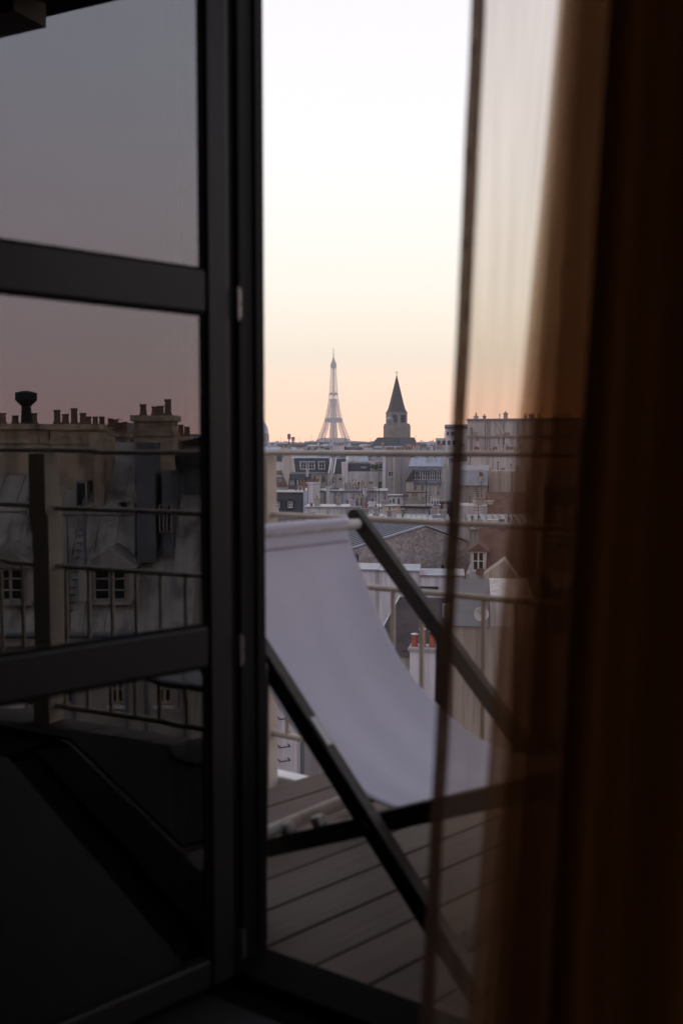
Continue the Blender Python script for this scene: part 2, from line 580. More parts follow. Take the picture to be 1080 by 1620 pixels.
# ---- fixed door frame: jamb, head, sill and corner post
fr = thing('door_frame', 'black metal frame with sill fixed round the balcony doorway', 'door frame', AO(DO0, OUTF, 0))
h = MB(); h.box(AO(-1.400, 1.626, 1.37), .118, .132, 2.74, EA, EO)
h.box(AO(-1.336, 1.606, 1.37), .010, .020, 2.70, EA, EO)
h.box(AO(-1.338, 1.672, 1.37), .006, .030, 2.70, EA, EO)
h.build('jamb', M['black_frame'], fr, bevel=.004)
h = MB(); h.box(AO(-.455, 1.622, 2.695), 1.76, .10, .085, EA, EO)
h.build('head', M['black_frame'], fr, bevel=.004)
h = MB(); h.box(AO(-.455, 1.61, -.002)  , 1.765, .10, .026, EA, EO)
h.box(AO(-.455, 1.672, -.004)  , 1.765, .026, .020, EA, EO)
h.build('sill', M['sill_black'], fr, bevel=.003)

# ---- door leaf, open into the room
def leaf(name, label, hinge, d, n, width, mirror_side=1):
    root = thing(name, label, 'door', Vector((hinge.x, hinge.y, FLZ + .02)))
    T = .052
    def P(t, z, dep=0):       # t metres from the hinge
        v = hinge - d * t + n * dep
        return Vector((v.x, v.y, z))
    def prof(t0, t1, z0, z1, d0, d1):
        return [P(t0, z0, d0), P(t1, z0, d0), P(t1, z0, d1), P(t0, z0, d1), P(t0, z1, d0), P(t1, z1, d0), P(t1, z1, d1), P(t0, z1, d1)]
    z0, z1 = .008, 2.66
    rails = [(.008, .066), (.677, .757), (1.381, 1.463), (2.08, 2.16), (2.58, 2.66)]
    for t0, t1 in ((.006, .058), (width - .058, width)):
        m = MB(); m.hexa(prof(t0, t1, z0, z1, -T, 0)); m.build('stile', M['leaf_frame'], root, bevel=.004)
    for a, b in rails:
        m = MB(); m.hexa(prof(.0625, width - .0625, a, b, -T, -.001)); m.build('rail', M['leaf_frame'], root, bevel=.004)
    for (a0, a1), (b0, b1) in zip(rails, rails[1:]):
        bead = MB()
        w_ = .006
        for (t0, t1, za, zb) in ((.0625, .0625 + w_, a1, b0), (width - .0625 - w_, width - .0625, a1, b0)):
            bead.hexa(prof(t0, t1, za + .0005, zb - .0005, -T + .004, -.007))
        for (za, zb) in ((a1 + .0005, a1 + w_), (b0 - w_, b0 - .0005)):
            bead.hexa(prof(.0625 + w_, width - .0625 - w_, za, zb, -T + .004, -.007))
        po = None
        for dep, tilt in ((-.012, 0.0), (-.040, .0022)):      # double glazing: two sheets, never quite parallel
            pane = MB()
            pane.add([P(.062, a1 + .003, dep), P(width - .062, a1 + .003, dep - tilt * width), P(width - .062, b0 - .003, dep - tilt * width + .0012), P(.062, b0 - .003, dep + .0012 * (tilt > 0))], [(3, 2, 1, 0)])
            po = pane.build('pane', M['door_glass'], root)
        bead.build('glazing_bead', M['black_frame'], po)
    for hz in (.075, .70, 1.405, 2.12):
        m = MB()
        c = P(-.012, 0, .004)
        for k, (za, zb) in enumerate(((hz - .028, hz - .002), (hz + .002, hz + .028))):
            m.tube(Vector((c.x, c.y, za)), Vector((c.x, c.y, zb)), .0075, 12)
        m.tube(Vector((c.x, c.y, hz - .033)), Vector((c.x, c.y, hz + .033)), .004, 8)
        m.build('hinge', M['hinge_metal'], root, smooth=False)
    # lever handle on the free stile
    m = MB()
    hp = P(width - .03, 1.02, .0)
    m.box(hp + n * .004, .035, .008, .17, d, n)
    m.tube(hp + n * .006, hp + n * .055, .009, 10)
    m.tube(hp + n * .05, hp + n * .05 + d * .11, .009, 10)
    m.build('handle', M['hinge_metal'], root, bevel=.002)
    return root
leaf('glazed_door_leaf', 'dark framed glass door leaf reflecting rooftops, open into the room', HINGE, LD, LN, .68)

# ------------------------------------------------------------------ balcony deck
OUTR = 2.85                                   # railing plane
CORN = Vector((.892, 2.83, 0))
C2 = N2.dot(CORN)
bal = thing('balcony', 'narrow timber balcony outside the room', 'balcony', AO(-.5, 2.2, -.16))
bal['kind'] = 'structure'
del bal['category'], bal['label']
NB = LN
def t_at(nb, nrm, d):      # parameter along the board where the line meets a plane
    p = NB * nb
    return (d - nrm.dot(p)) / nrm.dot(LD)
b0 = -2.506
GAP = .007
nb = b0
F2C = N2.dot(K)
while nb < .72:
    a, b = nb + GAP / 2, nb + .135 - GAP / 2
    pts = []
    ok = True
    ends = []
    for q in (a, b):
        ti = min(t_at(q, EO, OUTF + .072), t_at(q, N2, F2C + .10))
        to = min(t_at(q, EO, OUTR + .05), t_at(q, N2, C2 + .05))
        ends.append((ti, to))
    if min(e[1] - e[0] for e in ends) > .02:
        poly = [NB * a + LD * ends[0][0], NB * b + LD * ends[1][0], NB * b + LD * ends[1][1], NB * a + LD * ends[0][1]]
        m = slab([Vector(p) for p in poly], -.026, random.uniform(-.0015, .0005))
        m.build('deck_board', M['deck'], bal, bevel=.003)
    nb += .135
# slab under the boards with a painted upstand at its outer edge
poly = [AO(-3.6, OUTF + .25), AO(KA + .02, OUTF + .25), K + N2 * .17 + D2 * .05, K2 + N2 * .17]
C3 = CORN + D2 * 4.4
lower = [AO(-3.6, OUTR + .12), CORN + EO * .12 + N2 * .07, C3 + N2 * .12]
lo_edge = [NB * (b0 - .012) + LD * t_at(b0 - .012, EO, OUTR + .1), NB * (b0 - .012) + LD * t_at(b0 - .012, EO, OUTF + .22)]
sl = [AO(KA + .3, OUTF + .22), CORN + EO * .1 + N2 * .06, lo_edge[0], lo_edge[1]]
slab(sl, -.19, -.05).build('balcony_slab', M['plaster_grey'], bal)
sl2 = [K + N2 * .17, K2 + N2 * .17, K2 + N2 * (C2 - F2C + .1), CORN + D2 * .05 + N2 * .1]
slab(sl2, -.20, -.055).build('balcony_slab', M['plaster_grey'], bal)
up = MB()
up.bar(AO(-3.0, OUTR + .07, -.19), AO(-1.0, OUTR + .07, -.19), .07, .16)
up.build('upstand', M['white_paint'], bal, bevel=.006)

# ------------------------------------------------------------------ railing
RZ = {'top': 1.094, 'second': .871, 'third': .639, 'bottom': .064}
def railing(name, label, p0, p1, posts, spacing, square):
    root = thing(name, label, 'railing', Vector((p0.x, p0.y, 0)), 'railings round the balcony')
    e = (p1 - p0).normalized()
    L = (p1 - p0).length
    side = Vector((-e.y, e.x, 0))
    for k, z in RZ.items():
        m = MB()
        a = Vector((p0.x, p0.y, z)); b = Vector((p1.x, p1.y, z))
        if k == 'top':
            m.box((a + b) / 2, L, .038, .019, e, side)
            m.build('handrail', M['rail_paint'], root, bevel=.009)
        else:
            m.tube(a, b,   .0102 if k != 'bottom' else .0115, 14)
            m.build('rail', M['rail_paint'], root, smooth=False)
    for s_ in posts:
        m = MB()
        c = p0 + e * s_
        m.box(Vector((c.x, c.y, (RZ['top'] - .012 - .16) / 2)), square, square, RZ['top'] - .012 + .16, e, side)
        po = m.build('post', M['rail_paint'], root, bevel=.004)
        for z in (.93, .76):
            m = MB()
            m.tube(Vector((c.x, c.y, z)) - EO * (square / 2 + .004), Vector((c.x, c.y, z)) + EO * (square / 2 + .004), .006, 8)
            m.build('bolt', M['hinge_metal'], po)
    k = spacing * .6
    while k < L:
        if all(abs(k - s_) > square * .5 + .02 for s_ in posts):
            c = p0 + e * k
            m = MB()
            m.tube(Vector((c.x, c.y, RZ['bottom'] + .008)), Vector((c.x, c.y, RZ['third'] - .006)), .0085, 10)
            m.build('baluster', M['rail_paint'], root)
        k += spacing
    return root
q0 = plane_hit(421, 760, EO, OUTR)
al0 = q0.dot(EA)
start = AO(al0 - 1.31, OUTR)
corner_s = (CORN - start).length
railing('balcony_railing', 'cream metal railing behind the white deckchair, along the front of the balcony', start, CORN, [1.31, corner_s - .004], .1115, .058)
endp = CORN + D2 * 3.6
sidep = []
railing('balcony_railing', 'cream metal railing mirrored in the glass door, round the balcony corner', CORN + D2 * .035, endp, [2.0], .115, .085)

# ------------------------------------------------------------------ deckchair
CW = Vector((math.sin(R(40)), math.cos(R(40)), 0))
CF = Vector((CW.y, -CW.x, 0))
D0, WID = 1.66, .68
def CP(s, d, z):
    p = CF * s + CW * (D0 + d)
    return Vector((p.x, p.y, z))
ch = thing('deckchair', 'dark wooden folding deckchair with a white canvas sling on the balcony', 'deckchair', CP(-1.4, WID / 2, 0))
zA = lambda s: .885 - 1.0245 * (s + 1.884)
zB = lambda s: .153 + .4306 * (s + 1.634)
A_top, A_bot = -1.905, -1.038
B_fr, B_re = -.835, -1.905
up_ = Vector((0, 0, 1))
def side_bar(name, s0, z0, s1, z1, d, w, hgt):
    m = MB()
    m.bar(CP(s0, d, z0), CP(s1, d, z1), w, hgt)
    # rounded ends
    for s_, z_ in ((s0, z0), (s1, z1)):
        m.tube(CP(s_, d - w / 2, z_), CP(s_, d + w / 2, z_), hgt / 2 * .998, 18)
    return m.build(name, M['teak'], ch, bevel=.004)
for d in (0, WID):
    b = side_bar('back_frame_bar', A_top, zA(A_top), A_bot, zA(A_bot) + .004, d, .034, .046)
    sgn = -1 if d == 0 else 1
    for s_ in (-1.312, -1.609):
        m = MB()
        m.tube(CP(s_, d + sgn * .017, zA(s_)), CP(s_, d + sgn * .023, zA(s_)), .009, 14)
        m.build('bolt', M['hinge_metal'], b)
for d in (.046, WID - .046):
    b = side_bar('seat_frame_bar', B_re, zB(B_re), B_fr, zB(B_fr), d, .032, .045)
    for s_ in (-1.80, -1.70, -1.60, -1.50):
        m = MB()
        c0 = CP(s_, d, zB(s_) + .034)
        ex = Vector((CF.x, CF.y, .4306)).normalized()
        ez = CW.cross(ex) * -1
        m.box(c0, .030, .03, .030, ex, CW, Vector((-ex.z * CF.x, -ex.z * CF.y, math.hypot(ex.x, ex.y))))
        m.build('notch', M['teak_lit'], b, bevel=.006)
    side_bar('prop_bar', -1.609, zA(-1.609), -1.616, .208, -.034 if d < .3 else WID + .034, .024, .036)
def cross(name, s, z, d0, d1, r, mt, flat=None):
    m = MB()
    if flat:
        m.bar(CP(s, d0, z), CP(s, d1, z), flat[0], flat[1])
        return m.build(name, mt, ch, bevel=.005)
    m.tube(CP(s, d0, z), CP(s, d1, z), r, 16)
    return m.build(name, mt, ch)
cross('top_crossbar', -1.884, .885, -.012, WID + .012, .016, M['teak_lit'])
cross('front_crossbar', -.852, zB(-.852), .03, WID - .03, .018, M['teak'])
cross('rear_crossbar', -1.885, zB(-1.885), .03, WID - .03, .018, M['teak_lit'])
cross('prop_crossbar', -1.616, .205, -.045, WID + .045, .015, M['teak_lit'])
cross('foot_crossbar', -1.10, zA(-1.10) - .0, .018, WID - .018, 0, M['teak'], (.045, .022))
# canvas sling
prof = [(-1.884, .888), (-1.862, .812), (-1.828, .748), (-1.768, .641), (-1.676, .508), (-1.566, .414), (-1.41, .333), (-1.26, .318), (-1.12, .366), (-.98, .432), (-.865, zB(-.852) + .016)]
def catmull(P, n):
    out = []
    for i in range(len(P) - 1):
        p0, p1, p2, p3 = P[max(i - 1, 0)], P[i], P[i + 1], P[min(i + 2, len(P) - 1)]
        for k in range(n):
            t = k / n
            out.append(tuple(.5 * ((2 * b) + (-a + c) * t + (2 * a - 5 * b + 4 * c - d) * t * t + (-a + 3 * b - 3 * c + d) * t ** 3) for a, b, c, d in zip(p0, p1, p2, p3)))
    out.append(P[-1])
    return out
pc = catmull(prof, 7)
wrap_top = [(-1.884 + .021 * math.cos(a), .885 + .021 * math.sin(a)) for a in [R(x) for x in (250, 215, 180, 145, 110, 75, 40)]]
wrap_fr = [(-.852 + .023 * math.cos(a), zB(-.852) + .023 * math.sin(a)) for a in [R(x) for x in (110, 75, 40, 5, -30, -65)]]
back = [(-1.893, .80), (-1.898, .845)]
path = wrap_top + pc[2:-2] + wrap_fr
sd0, sd1 = .078, WID - .078
ND = 26
sm = MB()
rnd = random.Random(3)
for i, (s_, z_) in enumerate(path):
    f_ = i / (len(path) - 1)
    for k in range(ND + 1):
        t = k / ND
        bowl = -.010 * math.sin(math.pi * t) * math.sin(math.pi * min(1, max(0, (f_ - .08) / .86)))
        wr = .0022 * math.sin(t * 19 + f_ * 7) * math.sin(math.pi * f_)
        edge = (.006 * math.sin(f_ * 9) if k in (0, ND) else 0)
        sm.v.append(CP(s_, sd0 + (sd1 - sd0) * t + edge, z_ + bowl + wr))
for i in range(len(path) - 1):
    for k in range(ND):
        a = i * (ND + 1) + k
        sm.f.append((a, a + 1, a + ND + 2, a + ND + 1)); sm.m.append(0)
sling = sm.build('sling', M['canvas'], ch, smooth=True)
so = sling.modifiers.new('solid', 'SOLIDIFY'); so.thickness = .003
# hem seam below the top bar
hm = MB()
seam = [p for p in pc if .828 < p[1] < .872][:8]
for s_, z_ in [(wrap_top[-1][0] + .003, wrap_top[-1][1])] + [(s_ + .0018, z_ + .0008) for s_, z_ in seam]:
    for k in range(ND + 1):
        hm.v.append(CP(s_, sd0 + .004 + (sd1 - sd0 - .008) * k / ND, z_))
nr = len(hm.v) // (ND + 1)
for i in range(nr - 1):
    for k in range(ND):
        a = i * (ND + 1) + k
        hm.f.append((a, a + 1, a + ND + 2, a + ND + 1)); hm.m.append(0)
hem = hm.build('hem', M['canvas'], sling, smooth=True)
so = hem.modifiers.new('solid', 'SOLIDIFY'); so.thickness = .003
# folded brass plate on the near back bar
m = MB()
ad_ = Vector((CF.x, CF.y, -1.0245)).normalized()
an_ = Vector((CF.x * 1.0245, CF.y * 1.0245, 1)).normalized()
m.box(CP(-1.47, -.0, zA(-1.47)) + an_ * .0262, .075, .02, .003, ad_, CW, an_)
m.build('plate', M['hinge_metal'], ch)

# small side table on the side balcony
tp = AO(.10, 2.13, .008)
tb = thing('side_table', 'low round dark side table reflected in the glass door', 'side table', tp)
m = MB(); m.lathe(tp, [(.25, .285), (.265, .292), (.265, .304), (.255, .31)], 40); m.build('table_top', M['table_top'], tb)
m = MB(); m.lathe(tp, [(.022, .02), (.022, .284)], 16); m.build('column', M['black_frame'], tb)
m = MB(); m.lathe(tp, [(.17, .002), (.17, .012), (.03, .022)], 32); m.build('base', M['black_frame'], tb)

darkener_poly = [AO(-.62, 1.71), AO(KA + .03, 1.71), K + N2 * .13 + D2 * 1.1, CORN + D2 * 1.5 - N2 * .08, CORN + D2 * .35 - N2 * .08, AO(-.62, 2.55)]  # dark sheet added so the side deck reflects plain and dark
rg_ = slab(darkener_poly, .002, .009)
tag(rg_.build('reflection_darkener', mat('darkener', (.016, .018, .015), .95, .3, 60, bump=.5, bscale=300), loc=AO(-.1, 2.0, .002)), 'added dark green-black sheet darkening the deck seen in the door glass', 'darkener')

# ------------------------------------------------------------------ curtains
def lin(tbl, y):
    for (y0, x0), (y1, x1) in zip(tbl, tbl[1:]):
        if y <= y1 or (y1, x1) == tbl[-1]:
            return x0 + (x1 - x0) * (y - y0) / (y1 - y0)
edge_hem = [(-300, 765), (0, 751), (600, 724), (1100, 698), (1620, 673), (1800, 664)]
edge_fold = [(-300, 912), (0, 886), (560, 833), (1100, 781), (1620, 742), (1800, 728)]
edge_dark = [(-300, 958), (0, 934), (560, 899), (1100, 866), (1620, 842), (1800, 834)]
OS = 1.05
def al_of(tbl, z, out):
    # where that edge hangs along the curtain track at this height
    yy = 705 + (EYE - z) / (out / .93) * 1575
    yy = max(-300, min(1800, yy))
    return plane_hit(lin(tbl, yy), yy, EO, out).dot(EA)
def sheet(name, mt, parent, path_fn, nu, nz, z0, z1, loc=None):
    me = bpy.data.meshes.new(name)
    o = bpy.data.objects.new(name, me)
    COL.objects.link(o)
    base = Vector((0, 0, 0))
    if parent is not None:
        o.parent = parent; base = Vector(parent.location)
    v, f, uvs = [], [], []
    for j in range(nz + 1):
        z = z0 + (z1 - z0) * j / nz
        for i in range(nu + 1):
            al, out = path_fn(i / nu, z)
            v.append(tuple(AO(al, out, z) - base)); uvs.append((i / nu, j / nz))
    for j in range(nz):
        for i in range(nu):
            a = j * (nu + 1) + i
            f.append((a, a + 1, a + nu + 2, a + nu + 1))
    me.from_pydata(v, [], f)
    uvl = me.uv_layers.new(name='UVMap')
    for lp in me.loops:
        uvl.data[lp.index].uv = uvs[lp.vertex_index]
    me.materials.append(mt)
    me.polygons.foreach_set('use_smooth', [True] * len(me.polygons))
    me.update()
    return o
ctop = 2.765
sc_root = thing('sheer_curtain', 'thin see-through brown voile curtain gathered beside the doorway', 'curtain', AO(-.45, OS, FLZ))
LAY = [0, .20] + [.20 + .8 * (k + 1) / 10 for k in range(10)]
LEFTS = [0, 0, .03, .22, .42, .65]
def sheer_path(w, z):
    out = OS - .05 * w + .004 * math.sin(w * 60)
    h_, f_, d_ = al_of(edge_hem, z, out), al_of(edge_fold, z, out), al_of(edge_dark, z, out)
    wd_ = d_ - f_
    ends = [h_]
    for k in range(1, 12):
        if k % 2: ends.append(d_ + .04 + .006 * math.sin(k * 2.3))
        else: ends.append(f_ + wd_ * LEFTS[k // 2] + .003 * math.sin(z * (1.3 + .2 * k) + k))
    for k in range(len(LAY) - 1):
        if w <= LAY[k + 1] + 1e-9:
            t = (w - LAY[k]) / (LAY[k + 1] - LAY[k])
            t2 = t if k == 0 else .5 - .5 * math.cos(math.pi * t)
            al = ends[k] + (ends[k + 1] - ends[k]) * t2
            break
    return al, out + (.004 * math.sin(al * 60 + z * 1.3) if w < .3 else 0)
sheet('voile', M['sheer'], sc_root, sheer_path, 220, 46, FLZ + .012, ctop)
sheet('hem', M['sheer_hem'], sc_root, lambda w, z: (al_of(edge_hem, z, OS) - .003 + .0185 * w + .0005 * math.sin(z * 31) * math.sin(z * 7), OS - .004 + .003 * math.sin(w * 3.1)), 4, 90, FLZ + .012, ctop)
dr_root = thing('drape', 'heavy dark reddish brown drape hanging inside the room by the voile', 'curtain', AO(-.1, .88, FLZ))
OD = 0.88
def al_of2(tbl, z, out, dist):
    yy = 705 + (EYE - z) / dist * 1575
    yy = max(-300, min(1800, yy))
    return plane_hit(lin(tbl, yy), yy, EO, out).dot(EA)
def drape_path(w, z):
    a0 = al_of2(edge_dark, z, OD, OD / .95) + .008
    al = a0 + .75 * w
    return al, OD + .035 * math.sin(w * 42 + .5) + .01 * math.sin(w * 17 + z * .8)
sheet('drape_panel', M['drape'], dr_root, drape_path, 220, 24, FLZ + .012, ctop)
for nm, lb, oo, a0, a1, g_ in (('curtain_track', 'slim ceiling track carrying the voile curtain', OS - .02, -.9, .4, None),
                               ('curtain_track', 'slim ceiling track carrying the heavy brown drape', OD, -.8, 1.3, None)):
    m = MB(); m.box(AO((a0 + a1) / 2, oo, 2.792), a1 - a0, .03, .052, EA, EO)
    tag(m.build(nm, M['black_frame'], loc=AO(a0, oo, 2.766)), lb, 'curtain track')

# ------------------------------------------------------------------ the city: helpers
class F:
    """a facade plane at its own distance; local u right along it, v back into the building"""
    def __init__(s, px, D, yaw=0.0, mir=False):
        s.mir = mir
        s.o = Vector(((px - 540) / 1575 * D, D, 0))
        s.u = Vector((math.cos(R(yaw)), math.sin(R(yaw)), 0))
        s.v = Vector((-math.sin(R(yaw)), math.cos(R(yaw)), 0))
        s.D = D
    def hit(s, px, py, v=0.0):
        p = plane_hit(px, py, s.v, s.v.dot(s.o) + v)
        return (p - s.o).dot(s.u), p.z
    def pt(s, u, v, z):
        p = s.o + s.u * u + s.v * v
        p = Vector((p.x, p.y, z))
        return mirror(p) if s.mir else p
    def base(s, u=0, v=0, z=GROUND):
        return s.pt(u, v, z)
def fb(m, f, u0, u1, v0, v1, z0, z1, mi=0):
    p = [f.pt(u, v, z) for z in (z0, z1) for (u, v) in ((u0, v0), (u1, v0), (u1, v1), (u0, v1))]
    if f.mir:
        p = [p[3], p[2], p[1], p[0], p[7], p[6], p[5], p[4]]
    return m.hexa(p, mi)
def extr(m, f, poly, u0, u1, mi=0):      # poly of (v, z) extruded along u
    n = len(poly)
    vs_ = [f.pt(u0, v, z) for v, z in poly] + [f.pt(u1, v, z) for v, z in poly]
    fs = [tuple(range(n)), tuple(range(2 * n - 1, n - 1, -1))] + [(i, n + i, n + (i + 1) % n, (i + 1) % n) for i in range(n)]
    if not f.mir:
        fs = [tuple(reversed(q)) for q in fs]
    return m.add(vs_, fs, mi)
def extv(m, f, poly, v0, v1, mi=0):      # poly of (u, z) extruded back
    n = len(poly)
    vs_ = [f.pt(u, v0, z) for u, z in poly] + [f.pt(u, v1, z) for u, z in poly]
    fs = [tuple(range(n)), tuple(range(2 * n - 1, n - 1, -1))] + [(i, n + i, n + (i + 1) % n, (i + 1) % n) for i in range(n)]
    return m.add(vs_, fs, mi)
def wall(f, root, u0, u1, z0, z1, dep, holes, mt, name='wall', v=0.0, rev=.22):
    """a solid block whose front face has real window openings"""
    m = MB()
    us = sorted({u0, u1, *[min(max(x, u0), u1) for h in holes for x in h[:2]]})
    zs = sorted({z0, z1, *[min(max(x, z0), z1) for h in holes for x in h[2:4]]})
    def q(a, b, c, d):
        m.add([a, b, c, d], [(0, 1, 2, 3)])
    for i in range(len(us) - 1):
        for j in range(len(zs) - 1):
            cu, cz = (us[i] + us[i + 1]) / 2, (zs[j] + zs[j + 1]) / 2
            if any(h[0] < cu < h[1] and h[2] < cz < h[3] for h in holes):
                continue
            q(f.pt(us[i], v, zs[j]), f.pt(us[i + 1], v, zs[j]), f.pt(us[i + 1], v, zs[j + 1]), f.pt(us[i], v, zs[j + 1]))
    for h in holes:
        a, b, c, d = h[:4]
        q(f.pt(a, v, c), f.pt(b, v, c), f.pt(b, v + rev, c), f.pt(a, v + rev, c))
        q(f.pt(a, v, d), f.pt(a, v + rev, d), f.pt(b, v + rev, d), f.pt(b, v, d))
        q(f.pt(a, v, c), f.pt(a, v + rev, c), f.pt(a, v + rev, d), f.pt(a, v, d))
        q(f.pt(b, v, c), f.pt(b, v, d), f.pt(b, v + rev, d), f.pt(b, v + rev, c))
        q(f.pt(a, v + rev, c), f.pt(b, v + rev, c), f.pt(b, v + rev, d), f.pt(a, v + rev, d))
    w = v + dep
    q(f.pt(u0, v, z0), f.pt(u0, v, z1), f.pt(u0, w, z1), f.pt(u0, w, z0))
    q(f.pt(u1, v, z0), f.pt(u1, w, z0), f.pt(u1, w, z1), f.pt(u1, v, z1))
    q(f.pt(u0, w, z0), f.pt(u0, w, z1), f.pt(u1, w, z1), f.pt(u1, w, z0))
    q(f.pt(u0, v, z1), f.pt(u1, v, z1), f.pt(u1, w, z1), f.pt(u0, w, z1))
    return m.build(name, mt, root)
def window(f, root, a, b, c, d, v=.12, fw=.08, trans=1, mull=1, sill=True, mt=None, pane=None, guard=False):
    m = MB()
    fb(m, f, a, a + fw, v, v + .07, c, d); fb(m, f, b - fw, b, v, v + .07, c, d)
    fb(m, f, a + fw, b - fw, v, v + .07, c, c + fw); fb(m, f, a + fw, b - fw, v, v + .07, d - fw, d)
    for k in range(mull):
        x = a + (b - a) * (k + 1) / (mull + 1)
        fb(m, f, x - fw / 2, x + fw / 2, v + .002, v + .068, c + fw, d - fw)
    for k in range(trans):
        z = c + (d - c) * (k + 1) / (trans + 1)
        fb(m, f, a + fw, b - fw, v + .01, v + .06, z - fw * .3, z + fw * .3)
    o = m.build('window', mt or M['frame_white'], root)
    p = MB(); fb(p, f, a + fw * .6, b - fw * .6, v + .04, v + .05, c + fw * .6, d - fw * .6)
    p.build('pane', pane or M['pane_dark'], o)
    if sill:
        s_ = MB(); fb(s_, f, a - .08, b + .08, -.09, v - .002, c - .10, c - .005)
        s_.build('sill', M['plaster_pale'], o)
    if guard:
        s_ = MB()
        n = max(3, int((b - a) / .14))
        for k in range(n + 1):
            x = a + (b - a) * k / n
            fb(s_, f, x - .012, x + .012, -.05, -.03, c, c + .85)
        fb(s_, f, a, b, -.055, -.025, c + .85, c + .90)
        s_.build('guard_rail', M['iron'], o)
    return o
def pots(f, parent, u0, u1, vc, z, n, r, hgt, mt=None, cap=None, skip=()):
    for k in range(n):
        if k in skip: continue
        u = u0 + (u1 - u0) * (k + .5) / n
        h_ = hgt * random.uniform(.8, 1.15)
        c = f.pt(u, vc, z)
        m = MB(); m.lathe(c, [(r * 1.12, 0), (r * 1.12, h_ * .12), (r * .95, h_ * .16), (r * .82, h_ * .86), (r * .98, h_ * .9), (r * .98, h_), (r * .7, h_), (r * .7, h_ * .9)], 10)
        o = m.build('chimney_pot', mt or M['terracotta'], parent)
        if cap:
            m = MB(); m.lathe(c + Vector((0, 0, h_ + r * .25)), [(r * .2, -r * .3), (r * 1.2, 0), (r * 1.2, r * .22), (r * .3, r * .5)], 12)
            m.build('cowl', cap, o) if False else m.build('cowl', cap, parent)
def chimney(f, root, u0, u1, v0, v1, z0, z1, n=3, mt=None, pot=None, r=.13, hgt=.5, name='chimney', cap=None):
    m = MB()
    fb(m, f, u0, u1, v0, v1, z0, z1 - .16)
    fb(m, f, u0 - .07, u1 + .07, v0 - .07, v1 + .07, z1 - .159, z1)
    o = m.build(name, mt or M['plaster_white'], root)
    if n:
        pots(f, o, u0, u1, (v0 + v1) / 2, z1 + .002, n, r, hgt, pot, cap)
    return o
def mansard(f, root, u0, u1, ze, zb, zr, off, dep, mt, top=None, name='roof', v=0.0):
    m = MB()
    extr(m, f, [(v, ze), (v + off, zb), (v + dep - off, zb), (v + dep, ze)], u0, u1)
    o = m.build(name, mt, root)
    m = MB()
    extr(m, f, [(v + off - .12, zb + .003), (v + off - .12, zb + .12), (v + dep / 2, zr), (v + dep - off + .12, zb + .12), (v + dep - off + .12, zb + .003)], u0 + .002, u1 - .002)
    m.build('upper_roof', top or M['zinc'], root)
    return o
def dormer(f, root, uc, w, z0, z1, v, back, style='flat', cheek=None, rmt=None, fmt=None, mull=1, trans=1):
    m = MB()
    t = .09
    fb(m, f, uc - w / 2 - t, uc - w / 2, v, back, z0, z1)
    fb(m, f, uc + w / 2, uc + w / 2 + t, v, back, z0, z1)
    fb(m, f, uc - w / 2 - t, uc + w / 2 + t, v, back, z0 - .10, z0 - .002)
    fb(m, f, uc - w / 2 + .002, uc + w / 2 - .002, v + .35, back - .02, z0, z1 - .01)
    o = m.build('dormer', cheek or M['zinc'], root)
    r_ = MB()
    if style == 'flat':
        extr(r_, f, [(v - .15, z1 + .002), (v - .15, z1 + .14), (back, z1 + .34), (back, z1 + .002)], uc - w / 2 - .22, uc + w / 2 + .22)
    elif style == 'gable':
        hw = w / 2 + .28
        extv(r_, f, [(uc - hw, z1 + .002), (uc + hw, z1 + .002), (uc, z1 + hw * .75)], v - .16, back + .6)
    else:
        hw = w / 2 + .16
        arc = [(uc - hw * math.cos(math.pi * k / 8), z1 + .002 + hw * .75 * math.sin(math.pi * k / 8)) for k in range(9)]
        extv(r_, f, list(reversed(arc)), v - .12, back)
    r_.build('dormer_roof', rmt or M['zinc'], o)
    wd = MB()
    a, b, fwid = uc - w / 2 + .01, uc + w / 2 - .01, .085
    vv = v + .06
    fb(wd, f, a, a + fwid, vv, vv + .07, z0, z1 - .01); fb(wd, f, b - fwid, b, vv, vv + .07, z0, z1 - .01)
    fb(wd, f, a + fwid, b - fwid, vv, vv + .07, z0, z0 + fwid); fb(wd, f, a + fwid, b - fwid, vv, vv + .07, z1 - .01 - fwid, z1 - .01)
    for k in range(mull):
        x = a + (b - a) * (k + 1) / (mull + 1)
        fb(wd, f, x - .045, x + .045, vv + .002, vv + .068, z0 + fwid, z1 - fwid)
    for k in range(trans):
        z = z0 + (z1 - z0) * (k + 1) / (trans + 1)
        fb(wd, f, a + fwid, b - fwid, vv + .01, vv + .06, z - .025, z + .025)
    wd.build('window', fmt or M['frame_white'], o)
    p = MB(); fb(p, f, a + .04, b - .04, vv + .03, vv + .04, z0 + .04, z1 - .04)
    p.build('pane', M['pane_dark'], o)
    return o
def seams(f, root, u0, u1, step, pts, w=.05, hgt=.05, mt=None, name='standing_seam'):
    """raised zinc seams running up a roof slope given by (v, z) points"""
    u = u0
    while u <= u1:
        m = MB()
        for (va, za), (vb, zb) in zip(pts, pts[1:]):
            m.bar(f.pt(u, va, za), f.pt(u, vb, zb), w, hgt)
        m.build(name, mt or M['zinc'], root)
        u += step
def bld(name, label, f, u=0.0, cat='building', group=None):
    return thing(name, label, cat, f.base(u), group)

